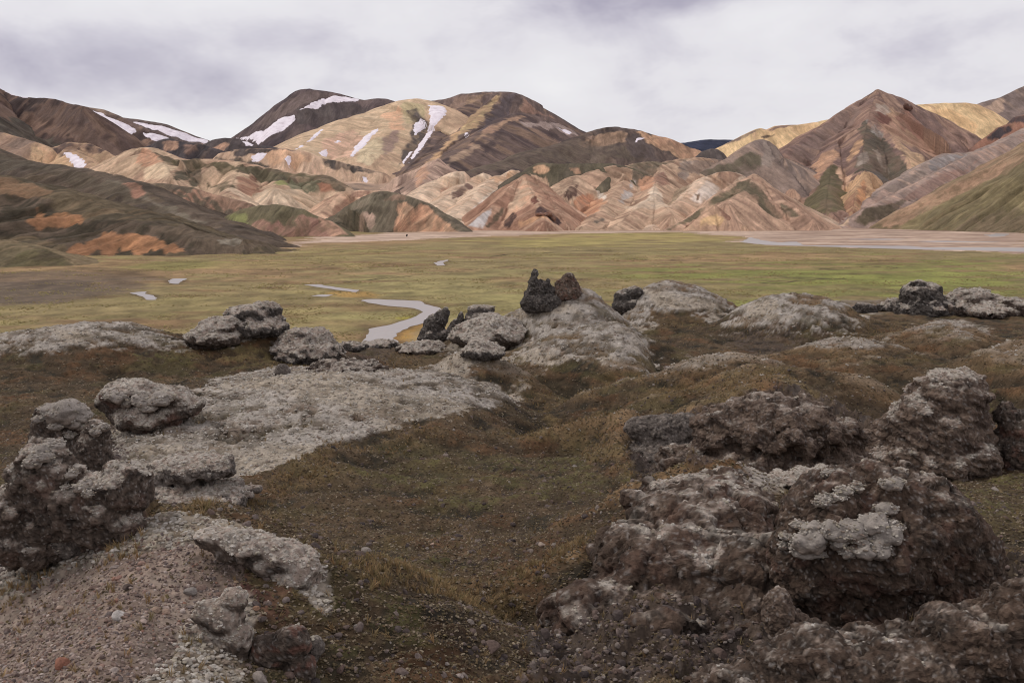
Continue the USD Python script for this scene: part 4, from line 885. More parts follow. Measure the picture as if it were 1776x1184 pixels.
far = np.array([at(px, HORIZON + F * 9.4 / D, D) - [0, 0, CAM_Z] for px in range(-150, 2000, 270) for D in (95, 125, 165)])
nearp = np.array([[x, 3.5, -3.4] for x in (-5, -2, 1, 4, 7)])
ctrl = np.vstack([pts, far, nearp])
logw = lambda x, y: np.stack([x / y * 1.35, np.log(y)], -1)      # comparable spacing near and far
BASE = RBFInterpolator(logw(ctrl[:, 0], ctrl[:, 1]), ctrl[:, 2], kernel="linear", smoothing=0.02)

RID = [  # crest lines (photo x, photo y, distance), side slope, roundness
    ("pale_left", [(-90, 592, 60), (0, 583), (60, 573), (120, 563.5), (170, 559.5), (215, 562.5), (270, 577), (320, 590), (370, 603)], 0.40, 4.0),
    ("rock_base", [(325, 590, 62), (380, 567), (420, 556), (470, 561), (500, 578), (540, 590), (590, 612)], 0.45, 2.0),
    ("small_hump", [(755, 634, 50), (790, 615), (817, 608), (845, 612), (868, 630)], 0.55, 1.0),
    ("centre_mound", [(880, 614, 57), (930, 593), (960, 581), (1000, 571), (1040, 563), (1072, 562), (1100, 576), (1120, 602), (1138, 645)], 0.42, 2.0),
    ("spire_mound", [(800, 588, 71), (850, 562), (880, 547), (920, 527), (955, 505), (1000, 497.5), (1027, 505), (1052, 526), (1078, 550), (1115, 580)], 0.55, 1.5),
    ("far_mound_left", [(1056, 530, 92), (1078, 505), (1112, 490), (1160, 486), (1200, 493), (1242, 508), (1285, 532)], 0.40, 3.0),
    ("far_mound_right", [(1235, 565, 82), (1290, 531), (1335, 513), (1380, 507.5), (1428, 512), (1470, 530), (1505, 556)], 0.42, 3.0),
    ("far_hump", [(1555, 582, 70), (1600, 564), (1640, 557.5), (1682, 563), (1720, 582)], 0.32, 2.0),
    ("far_ridge", [(1480, 533, 102), (1560, 537), (1640, 532), (1700, 524), (1790, 520)], 0.2, 3.0),
    ("brown_top", [(1360, 612, 56), (1400, 598), (1450, 588), (1500, 590), (1560, 601), (1625, 620), (1670, 645)], 0.33, 2.5),
    ("brown_left", [(1046, 684, 41), (1090, 662), (1131, 649), (1175, 634), (1219, 623.5), (1271, 621), (1330, 628), (1400, 645)], 0.42, 2.0),
    ("brown_right", [(1190, 676, 36), (1240, 657), (1280, 648), (1330, 643), (1371, 642.5), (1437, 649), (1500, 662), (1545, 678), (1590, 705)], 0.55, 2.0),
    ("brown_right", [(1215, 705, 31.6), (1270, 690), (1330, 676), (1400, 684), (1450, 700), (1490, 725)], 0.8, 1.0),
    ("brown_right", [(1330, 644, 36), (1335, 676, 31.6)], 0.45, 1.5),
    ("right_slope", [(1650, 645, 51), (1700, 614), (1776, 592), (1880, 585)], 0.35, 2.0),
    ("right_near", [(1580, 850, 20.5), (1630, 812), (1690, 792), (1776, 783), (1900, 780)], 0.45, 1.2),
    ("near_ridge", [(1110, 862, 15.2), (1160, 838), (1200, 826), (1260, 822), (1310, 830), (1345, 846)], 0.75, 0.5),
    ("near_ridge", [(1230, 826, 15), (1185, 950, 12.2), (1120, 1060, 10.8), (1080, 1184, 9.6)], 0.62, 0.8),
    ("gravel_mound", [(-120, 1050, 9.3), (0, 997, 9.7), (90, 963, 9.9), (200, 925, 10.0), (270, 913.5, 10.0), (330, 914.5, 9.9), (400, 930, 9.6), (440, 939, 9.3), (485, 957, 9.0)], 0.62, 0.9),
    ("gravel_mound", [(320, 915, 9.9), (270, 1010, 8.3), (225, 1100, 7.3), (190, 1184, 6.5), (160, 1300, 5.4)], 0.62, 0.7),
    ("saddle", [(545, 968, 12.6), (590, 984), (640, 997), (700, 1012), (760, 1020), (850, 1011), (900, 997), (950, 979), (1000, 958), (1035, 938, 13.4)], 0.7, 0.35),
    ("lip", [(880, 775, 31.5), (930, 752, 32.5), (985, 734, 33), (1040, 722, 33), (1085, 716, 33), (1110, 730, 32)], 0.6, 0.6),
    ("lip2", [(1085, 718, 33), (1072, 760, 29.5), (1080, 800, 27), (1110, 835, 25)], 0.7, 0.4),
]
RIDGES = {}
for nm, p, s, r in RID:
    last, rows = None, []
    for q in p:
        last = q[2] if len(q) > 2 else last
        rows.append(at(q[0], q[1], last) - [0, 0, CAM_Z])
    RIDGES.setdefault(nm, []).append((np.array(rows), s * (1.45 if rows[0][1] > 18 else 1.15), r * 0.8, 0))

EDGE = ([-300, 0, 300, 500, 600, 700, 780, 860, 1000, 1200, 1500, 2100], [62, 62, 63, 66, 71, 74, 75, 77, 79, 96, 106, 112])
NX, NY = 780, 1240
fxr = np.concatenate([-np.geomspace(0.57, 1.1, 24)[:0:-1], np.linspace(-0.57, 0.57, NX - 46), np.geomspace(0.57, 1.1, 24)[1:]])
yy = 1 / np.linspace(1 / 5.6, 1 / 150.0, 640)
fyy = np.sort(np.concatenate([yy, np.geomspace(12, 149, 260), np.geomspace(34.03, 95.07, 340)]))
RR, Y = np.meshgrid(fxr, fyy); X = RR * Y
cs = slice(None, None, 4)
zb = BASE(logw(X[cs, cs].ravel(), Y[cs, cs].ravel())).reshape(X[cs, cs].shape)
from scipy.ndimage import zoom, gaussian_filter
from scipy.interpolate import RegularGridInterpolator
rgi = RegularGridInterpolator((fyy[cs], fxr[cs]), zb, bounds_error=False, fill_value=None)
Z0 = rgi((Y, RR))
pxa = RR * F + W0 / 2
edge = np.interp(pxa, *EDGE)
pale = sstep(150, 260, pxa) * sstep(960, 860, pxa) * sstep(50, 42, Y)
Z0 = Z0 - (0.85 + 0.5 * sstep(1020, 1150, pxa) * sstep(75, 60, Y)) * sstep(25, 36, Y) * sstep(115, 80, Y) * (1 - pale)
fall = np.maximum(Y - edge, 0); Z0 = Z0 - 0.55 * fall * fall / (fall + 4.0)
zs, ks = [Z0], ["ground"]
for nm, rs in RIDGES.items():
    z, _, _ = ridge_field(X, Y, rs, 0.25)
    zs.append(z - 0.55 * fall * fall / (fall + 4.0)); ks.append(nm)
ST = np.stack(zs); OWN = np.argmax(ST, 0); top = ST.max(0)
kk = 0.04 + 0.004 * Y
Zs = top + kk * np.log(np.exp(np.clip((ST - top) / kk, -50, 0)).sum(0))
del ST
PXM = Y / 1005.0
class FG: pass
fg = FG(); fg.name = "fg"

def fg_height(x, y):
    r = x / y
    i = np.clip(np.searchsorted(fyy, y) - 1, 0, NY - 2); j = np.clip(np.searchsorted(fxr, r) - 1, 0, NX - 2)
    a = np.clip((y - fyy[i]) / (fyy[i + 1] - fyy[i]), 0, 1); b = np.clip((r - fxr[j]) / (fxr[j + 1] - fxr[j]), 0, 1)
    return (Zf[i, j] * (1 - b) + Zf[i, j + 1] * b) * (1 - a) + (Zf[i + 1, j] * (1 - b) + Zf[i + 1, j + 1] * b) * a
Zf = Zs
def on_fg(px, py):
    ys = np.geomspace(5.7, 148, 1400)
    for k in range(80):
        ax, az = ray(px, py + k * 1.5)
        hit = az * ys <= fg_height(ax * ys, ys)
        if hit.any():
            y = ys[int(np.argmax(hit))]
            return np.array([ax * y, y])
    return np.array([ax * 100, 100])

YS = Y + 1.7 * Zs; XS = X + 0.5 * Zs
n_a = fb(XS / 0.9, YS / 0.9, 4, 401); n_b = fb(XS / 0.25, YS / 0.25, 4, 405); n_c = fb(XS / 3.2, YS / 3.2, 4, 411); n_d = fb(XS / 0.08, YS / 0.08, 3, 415)
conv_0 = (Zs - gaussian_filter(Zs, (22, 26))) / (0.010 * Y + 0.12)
rag = 0.6 * n_c + 0.8 * n_a + 0.6 * n_b
def fmask(poly, soft, ragpx):
    q = np.array([on_fg(*p) for p in poly]); px = Y / F
    return sstep(-soft, soft, signed(q, X, Y) / px + ragpx * rag * 2.0)
MOSS = np.zeros(X.shape); GOLD = np.zeros(X.shape); GRAV = np.zeros(X.shape); SCOR = np.zeros(X.shape); ROCK = np.zeros(X.shape); GREEN = np.zeros(X.shape)
def add(M, poly, amt=1.0, soft=14, rg=14):
    np.maximum(M, fmask(poly, soft, rg) * amt, out=M)
# pale fringe moss
add(MOSS, [(-60, 585), (0, 580), (60, 570), (170, 555), (270, 574), (340, 600), (280, 604), (200, 598), (120, 606), (40, 612), (-60, 618)], 0.95)
add(MOSS, [(330, 585), (420, 553), (490, 572), (480, 590), (400, 592), (345, 596)], 0.8)
add(MOSS, [(366, 672), (400, 652), (480, 640), (620, 637), (740, 637), (820, 652), (890, 685), (890, 705), (820, 712), (760, 728), (700, 742), (640, 758), (560, 772), (520, 790), (480, 815), (420, 835), (300, 830), (250, 850), (205, 790), (190, 760), (240, 730), (330, 700)], 1.0, 8, 12)
add(MOSS, [(790, 612), (818, 605), (850, 612), (860, 622), (820, 625), (785, 628)], 0.9)
add(MOSS, [(890, 608), (940, 586), (1000, 572), (1070, 556), (1108, 580), (1132, 620), (1120, 640), (1070, 622), (1020, 622), (960, 628), (905, 634)], 1.0)
add(MOSS, [(850, 560), (920, 526), (960, 498), (1010, 492), (1045, 510), (1095, 556), (1090, 590), (1040, 580), (990, 580), (930, 576), (870, 580)], 1.0)
add(MOSS, [(1056, 530), (1080, 500), (1112, 485), (1165, 482), (1215, 492), (1285, 524), (1260, 544), (1200, 540), (1120, 545), (1070, 552)], 1.0)
add(MOSS, [(1240, 552), (1300, 520), (1380, 502), (1440, 510), (1495, 540), (1470, 572), (1420, 578), (1350, 570), (1270, 572)], 1.0)
add(MOSS, [(1600, 566), (1640, 555), (1690, 564), (1712, 578), (1670, 576), (1620, 574)], 0.75)
add(MOSS, [(1385, 606), (1450, 586), (1520, 592), (1570, 606), (1500, 606), (1430, 606)], 0.6)
add(MOSS, [(1130, 652), (1219, 622), (1290, 620), (1250, 636), (1180, 648)], 0.45)
add(MOSS, [(-60, 1020), (0, 985), (90, 950), (200, 912), (330, 900), (440, 926), (570, 1000), (565, 1070), (480, 990), (400, 956), (330, 944), (250, 955), (190, 970), (110, 1000), (0, 1045), (-60, 1075)], 1.0, 8, 8)
add(MOSS, [(255, 1184), (330, 1110), (380, 1060), (400, 1050), (430, 1080), (425, 1150), (400, 1200), (300, 1220)], 0.9, 10, 14)
add(MOSS, [(1300, 830), (1380, 815), (1450, 808), (1440, 830), (1370, 850), (1300, 855)], 0.8)
add(MOSS, [(1170, 850), (1250, 826), (1330, 836), (1320, 880), (1280, 900), (1240, 870)], 0.4)
# golden dry grass and moss
for p, a in (([(480, 850), (520, 812), (570, 800), (560, 840), (500, 872), (430, 880), (350, 905), (330, 890)], 1.0), ([(540, 772), (640, 762), (720, 745), (760, 760), (700, 790), (620, 790)], 0.7), ([(880, 760), (960, 732), (1040, 720), (1080, 730), (1060, 770), (1100, 830), (1060, 820), (1000, 770), (940, 765)], 0.9),
             ([(1110, 660), (1180, 634), (1260, 640), (1230, 668), (1170, 700), (1120, 690)], 0.8), ([(1220, 660), (1330, 640), (1380, 650), (1330, 680), (1260, 700)], 0.8), ([(560, 970), (640, 990), (760, 1010), (850, 1008), (960, 965), (1040, 930), (1000, 985), (900, 1030), (760, 1040), (640, 1025)], 0.75),
             ([(890, 690), (980, 690), (1060, 700), (1020, 715), (920, 705)], 0.6), ([(150, 900), (200, 855), (240, 850), (230, 890), (180, 905)], 0.9), ([(0, 1030), (60, 1005), (110, 990), (60, 1030), (0, 1060)], 0.7), ([(170, 960), (220, 945), (250, 955), (190, 975)], 0.6),
             ([(1255, 560), (1330, 545), (1400, 565), (1340, 590), (1280, 590)], 0.6), ([(1100, 555), (1200, 540), (1280, 545), (1200, 570)], 0.5), ([(300, 610), (400, 612), (560, 600), (640, 620), (520, 640), (380, 630)], 0.5), ([(1480, 560), (1600, 556), (1560, 600), (1500, 600)], 0.6),
             ([(640, 620), (700, 612), (860, 650), (760, 640)], 0.5), ([(1390, 612), (1500, 605), (1560, 625), (1440, 632)], 0.7), ([(1590, 840), (1640, 815), (1650, 830), (1600, 850)], 0.8), ([(880, 620), (920, 608), (915, 640), (880, 640)], 0.6)):
    add(GOLD, p, a, 6, 13)
# gravel and red scoria
add(GRAV, [(-80, 1070), (20, 1030), (110, 990), (200, 960), (330, 935), (400, 960), (420, 1000), (400, 1040), (370, 1060), (320, 1110), (250, 1190), (-80, 1230)], 1.0, 6, 6)
add(GRAV, [(1120, 930), (1180, 870), (1230, 845), (1300, 850), (1290, 890), (1220, 930), (1160, 960)], 0.7, 8, 12)
add(SCOR, [(395, 985), (440, 960), (485, 985), (500, 1040), (490, 1090), (440, 1110), (400, 1080), (410, 1030)], 1.0, 4, 6)
add(SCOR, [(1130, 910), (1180, 880), (1250, 850), (1320, 860), (1270, 900), (1180, 930)], 0.8, 8, 12)
add(SCOR, [(870, 545), (920, 530), (930, 545), (890, 560)], 0.8); add(SCOR, [(1125, 515), (1150, 498), (1165, 505), (1140, 535)], 0.8)
# rougher, rocky ground
add(ROCK, [(0, 900), (60, 800), (120, 740), (190, 750), (240, 830), (260, 900), (160, 960), (60, 1000), (0, 1000)], 1.0, 8, 10)
add(ROCK, [(930, 1120), (1020, 980), (1110, 900), (1200, 960), (1300, 900), (1340, 960), (1330, 1100), (1240, 1184), (930, 1184)], 0.85, 10, 14)
add(ROCK, [(1200, 1190), (1330, 1040), (1500, 1080), (1776, 980), (1800, 1200)], 0.9, 10, 14)
add(ROCK, [(1085, 745), (1200, 720), (1500, 730), (1540, 760), (1780, 720), (1780, 790), (1600, 830), (1200, 830), (1100, 810)], 0.9, 6, 8)
add(ROCK, [(560, 600), (640, 590), (690, 596), (650, 640), (560, 636)], 0.5, 4, 10); add(ROCK, [(1260, 580), (1380, 560), (1400, 600), (1290, 610)], 0.5, 5, 14)
for p in ([(240, 620), (320, 612), (330, 624), (260, 628)], [(640, 830), (740, 820), (760, 850), (660, 850)], [(790, 870), (840, 870), (850, 890), (800, 890)], [(690, 990), (760, 970), (800, 990), (730, 1010)], [(560, 1060), (700, 1050), (760, 1120), (600, 1150)], [(830, 800), (1000, 800), (1060, 860), (900, 870)], [(1080, 800), (1180, 815), (1200, 835), (1120, 835)], [(1560, 690), (1660, 660), (1700, 680), (1640, 720)], [(380, 610), (520, 610), (420, 640)], [(1640, 860), (1776, 820), (1776, 900), (1680, 900)]):
    add(GREEN, p, 0.8, 10, 20)

# relief: lumpy moss cushions, grainy heath, knobbly rock
def cells(x, y, seed):
    """Rounded cushions: 1 at the middle of each cell, 0 at the seams."""
    rg = np.random.default_rng(seed); n = 128
    jx, jy = rg.uniform(0.1, 0.9, (n, n)).astype(np.float32), rg.uniform(0.1, 0.9, (n, n)).astype(np.float32)
    xi, yi = np.floor(x).astype(int), np.floor(y).astype(int); best = np.full(x.shape, 9.0)
    for dx in (-1, 0, 1):
        for dy in (-1, 0, 1):
            a, b = (xi + dx) % n, (yi + dy) % n
            best = np.minimum(best, (xi + dx + jx[b, a] - x) ** 2 + (yi + dy + jy[b, a] - y) ** 2)
    return np.sqrt(np.clip(1 - best / 0.85, 0, 1))
wx, wy = XS + 0.25 * n_a, YS + 0.25 * fb(XS / 0.9 + 40, YS / 0.9, 3, 421)
near = sstep(24, 10, Y)
MOSS = MOSS * np.maximum(sstep(-0.95, -0.35, n_c * 0.8 + n_a * 0.7 + 0.5 * n_b), sstep(14, 11, Y))
MOSS = np.maximum(MOSS, sstep(0.55, 1.1, conv_0 + 0.35 * n_a + 0.3 * n_c) * 0.30 * sstep(28, 45, Y) * (1 - ROCK))
c1 = cells(wx / 0.46, wy / 0.46, 1); c2 = cells(wx / 0.19, wy / 0.19, 2); c3 = cells(wx / 1.5 + 0.6 * n_c, wy / 1.2, 3)
lump = 0.12 * (c1 - 0.6) + 0.05 * (c2 - 0.6) + 0.14 * (c3 - 0.6) * (1 - 0.5 * near) + 0.04 * n_b + 0.06 * n_c
heath = 0.22 * n_c * sstep(12, 20, Y) + (0.12 - 0.05 * near) * n_a + 0.05 * n_b + 0.018 * n_d * sstep(40, 15, Y) + 0.05 * c2
rock = 0.36 * (0.5 - np.abs(n_a)) + 0.22 * (0.5 - np.abs(n_b)) + 0.14 * n_c + 0.06 * n_d
grav = 0.04 * n_a + 0.012 * n_d + 0.02 * n_b
Zf = Zs + heath * (1 - MOSS) * (1 - ROCK) * (1 - GRAV) + lump * (0.4 + 0.6 * sstep(8, 28, Y)) * MOSS ** 1.5 + rock * ROCK * (1 - MOSS) * (0.7 + 0.3 * sstep(6, 16, Y)) + grav * GRAV
# colour of what grows or lies there, with relief shading painted in
def blend(A, c, m):
    return A + (ground_lin(c, 0.9) - A) * np.clip(m, 0, 1)[..., None]
spk1 = fb(XS / 0.35, YS / 0.35, 4, 431); spk2 = fb(XS / 0.11, YS / 0.13, 3, 435)
A = np.broadcast_to(ground_lin((80, 66, 51), 0.95), X.shape + (3,)) + 0
conv = Zs - gaussian_filter(Zs, (22, 26)); conv = conv / (0.010 * Y + 0.12)      # mound relief shaded into the colour: crowns lighter, hollows darker
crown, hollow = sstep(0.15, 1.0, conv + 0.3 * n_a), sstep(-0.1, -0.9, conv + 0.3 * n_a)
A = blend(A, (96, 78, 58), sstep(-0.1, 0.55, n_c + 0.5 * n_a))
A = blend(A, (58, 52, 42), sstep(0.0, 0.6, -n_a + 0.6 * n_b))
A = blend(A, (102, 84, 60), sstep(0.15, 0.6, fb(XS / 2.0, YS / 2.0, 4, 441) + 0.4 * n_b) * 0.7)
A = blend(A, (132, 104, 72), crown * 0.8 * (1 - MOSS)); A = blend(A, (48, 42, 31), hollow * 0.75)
A = blend(A, (112, 78, 50), sstep(0.15, 0.6, fb(XS / 1.3 + 31, YS / 1.3, 4, 461) + 0.3 * n_b) * 0.5 * (1 - hollow))
A = blend(A, (78, 76, 42), sstep(0.2, 0.6, fb(XS / 1.7 + 77, YS / 1.7, 4, 465)) * 0.5)
A = blend(A, (80, 80, 42), GREEN * sstep(-0.3, 0.3, n_b + 0.4 * n_a))
A = blend(A, (122, 98, 68), GOLD * sstep(-0.3, 0.3, n_b + 0.5 * n_a) * 0.62)
A = blend(A, (98, 84, 54), GOLD * sstep(0.1, 0.5, n_a) * 0.6)
A = blend(A, (92, 79, 71), ROCK * 0.85); A = blend(A, (66, 56, 51), ROCK * sstep(0.0, 0.5, n_b - 0.5 * n_a) * 0.8); A = blend(A, (128, 115, 106), ROCK * sstep(0.35, 0.7, n_b) * 0.6)
A = blend(A, (108, 78, 62), SCOR * 0.85 * sstep(-0.5, 0.2, n_b + 0.5 * n_a)); A = blend(A, (84, 58, 50), SCOR * sstep(0, 0.5, n_b))
A = blend(A, (154, 139, 126), GRAV * 0.9); A = blend(A, (132, 114, 102), GRAV * sstep(0.0, 0.5, n_b + 0.4 * n_c)); A = blend(A, (144, 124, 110), GRAV * sstep(0.2, 0.6, n_c) * 0.5)
mo = MOSS * (0.45 + 0.55 * sstep(-0.4, 0.5, n_a + 0.5 * n_c + 0.4 * n_b))
A = blend(A, (141, 131, 120), mo); A = blend(A, (104, 94, 82), mo * sstep(0.55, 0.1, c1) * 0.85); A = blend(A, (162, 153, 144), mo * sstep(0.1, 0.6, n_a + 0.4 * c1) * 0.7); A = blend(A, (140, 130, 104), mo * sstep(0.1, 0.5, n_c) * 0.45); A = blend(A, (92, 80, 66), MOSS * sstep(0.25, 0.6, -n_b - 0.3 * n_a) * 0.7)
speck = np.random.default_rng(7).uniform(0, 1, X.shape)
A = A * (1 + 0.22 * spk1 * (1 - 0.5 * MOSS) + 0.18 * spk2)[..., None]
A = A * (0.76 + 0.16 * MOSS)[..., None]

# which mound owns which piece of the surface
LAB = {"pale_left": ("mossy_mound", "long low pale moss mound at the left edge of the meadow", "mound"), "rock_base": ("mossy_mound", "moss-greyed rise carrying two knobbly lava rocks left of the stream", "mound"),
    "small_hump": ("mossy_mound", "smallest moss-tipped hump, below the jagged lava blades", "mound"), "centre_mound": ("mossy_mound", "steep mound with a pale moss crest and dark brown foot, right of centre", "mound"),
    "spire_mound": ("mossy_mound", "tall moss-covered pile crowned by the dark horned lava rock", "mound"), "far_mound_left": ("mossy_mound", "far moss mound with a brown bare streak, right of the horned rock", "mound"),
    "far_mound_right": ("mossy_mound", "far smooth whitish moss mound in front of the bright green grass", "mound"), "far_hump": ("heath_mound", "small brown hump with a thin pale cap, far right", "mound"),
    "far_ridge": ("heath_ridge", "low brown heath ridge under the far right lava rocks", "ridge"), "brown_top": ("heath_mound", "brown hummock dusted with pale moss behind the big golden mound", "mound"),
    "brown_left": ("heath_mound", "left half of the big golden brown double mound", "mound"), "brown_right": ("heath_mound", "right half of the big golden brown double mound, above the overhanging outcrop", "mound"),
    "right_slope": ("heath_slope", "dark brown heath slope at the right edge behind the tall boulder", "slope"), "right_near": ("heath_mound", "speckled brown mound at the right edge behind the mossy boulder", "mound"),
    "near_ridge": ("rubble_ridge", "near ridge of reddish rubble and dark lava left of the mossy boulder", "ridge"), "gravel_mound": ("gravel_mound", "near gravel-topped mound rimmed with pale moss, bottom left", "mound"),
    "saddle": ("grassy_saddle", "sagging golden brink of grass between the gravel mound and the near ridge", "bank"), "lip": ("grassy_lip", "golden grassy lip above the dark hollow left of the overhanging outcrop", "bank"), "lip2": ("grassy_lip", "steep grass bank running down into the dark hollow", "bank")}
vis = np.ones(X.shape, bool)                      # what rises into view, with a generous margin for other viewpoints
ang = Zf / Y; run = np.maximum.accumulate(ang, 0); vis = ang > run - 0.012 - 0.02 / np.sqrt(Y)
i = np.arange(X.size).reshape(X.shape)
Q = np.stack([i[:-1, :-1], i[:-1, 1:], i[1:, 1:], i[1:, :-1]], -1)
qv = vis[:-1, :-1] | vis[1:, 1:]
from scipy.ndimage import median_filter
own = median_filter(OWN[:-1, :-1], 9)
Vfg = np.stack([X, Y, Zf + CAM_Z], -1).reshape(-1, 3)
MAT_FG = ground_material("lava_heath", 14.0, 2.2, 0.05, 0.34, rough=0.95, spec=0.12)
tot = 0
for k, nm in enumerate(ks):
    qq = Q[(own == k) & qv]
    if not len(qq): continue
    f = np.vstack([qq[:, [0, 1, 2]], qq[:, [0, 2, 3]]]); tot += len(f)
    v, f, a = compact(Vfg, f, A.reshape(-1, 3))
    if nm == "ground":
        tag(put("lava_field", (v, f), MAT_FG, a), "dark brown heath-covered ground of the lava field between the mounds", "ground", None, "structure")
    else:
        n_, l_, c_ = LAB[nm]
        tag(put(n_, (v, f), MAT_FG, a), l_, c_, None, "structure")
# the ground goes on, more coarsely, where mounds and rocks hide it
from scipy.ndimage import minimum_filter
ci, cj = np.unique(np.r_[np.arange(0, NY, 5), NY - 1]), np.unique(np.r_[np.arange(0, NX, 4), NX - 1])
Zc = minimum_filter(Zf, (11, 9))[np.ix_(ci, cj)] - 0.10
Xc, Yc = X[np.ix_(ci, cj)], Y[np.ix_(ci, cj)]
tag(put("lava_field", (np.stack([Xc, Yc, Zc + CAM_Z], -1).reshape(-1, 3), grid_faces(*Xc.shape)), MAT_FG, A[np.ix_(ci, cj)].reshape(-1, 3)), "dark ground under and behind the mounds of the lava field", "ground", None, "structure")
print("foreground triangles", tot)
# ------------------------------------------------------------------ lava rocks: rounded and jagged solids, roughened, with moss where they face the sky
import meshkit
def surface_nets(S, o, h):
    nx, ny, nz = S.shape
    ins = S < 0
    acc = np.zeros((nx - 1, ny - 1, nz - 1, 3), np.float32); cnt = np.zeros((nx - 1, ny - 1, nz - 1), np.float32)
    for ax in range(3):
        sl0 = [slice(None)] * 3; sl1 = [slice(None)] * 3
        sl0[ax] = slice(0, -1); sl1[ax] = slice(1, None)
        a, b = S[tuple(sl0)], S[tuple(sl1)]
        cr = np.argwhere((a < 0) != (b < 0))
        t = a[tuple(cr.T)] / (a[tuple(cr.T)] - b[tuple(cr.T)])
        p = cr.astype(np.float32); p[:, ax] += t
        o1, o2 = [k for k in range(3) if k != ax]
        for d1 in (0, -1):
            for d2 in (0, -1):
                c = cr.copy(); c[:, o1] += d1; c[:, o2] += d2
                ok = (c[:, o1] >= 0) & (c[:, o2] >= 0) & (c[:, o1] < acc.shape[o1]) & (c[:, o2] < acc.shape[o2])
                cc = tuple(c[ok].T)
                np.add.at(acc, cc, p[ok]); np.add.at(cnt, cc, 1)
    has = cnt > 0
    idx = np.full(cnt.shape, -1); idx[has] = np.arange(has.sum())
    v = acc[has] / cnt[has][:, None] * h + o
    faces = []
    for ax in range(3):
        sl0 = [slice(None)] * 3; sl1 = [slice(None)] * 3
        sl0[ax] = slice(0, -1); sl1[ax] = slice(1, None)
        ia, ib = ins[tuple(sl0)], ins[tuple(sl1)]
        o1, o2 = [(1, 2), (2, 0), (0, 1)][ax]
        cr = np.argwhere(ia != ib)
        ok = (cr[:, o1] > 0) & (cr[:, o2] > 0) & (cr[:, o1] < cnt.shape[o1]) & (cr[:, o2] < cnt.shape[o2])
        cr = cr[ok]; up = ia[tuple(cr.T)]
        def cell(d1, d2):
            c = cr.copy(); c[:, o1] -= d1; c[:, o2] -= d2
            return idx[tuple(c.T)]
        q = np.stack([cell(1, 1), cell(0, 1), cell(0, 0), cell(1, 0)], 1)
        q[~up] = q[~up][:, ::-1]
        faces.append(q)
    q = np.vstack(faces)
    return v, np.vstack([q[:, [0, 1, 2]], q[:, [0, 2, 3]]])

def normals_of(v, f):
    n = np.zeros_like(v); fn = np.cross(v[f[:, 1]] - v[f[:, 0]], v[f[:, 2]] - v[f[:, 0]])
    for k in range(3): np.add.at(n, f[:, k], fn)
    return n / np.maximum(np.linalg.norm(n, axis=1, keepdims=True), 1e-12)

def n3(p, s, seed, o=3):
    return (meshkit.fbm(p / s + seed * 7.7, o, seed) - 0.5) * 2

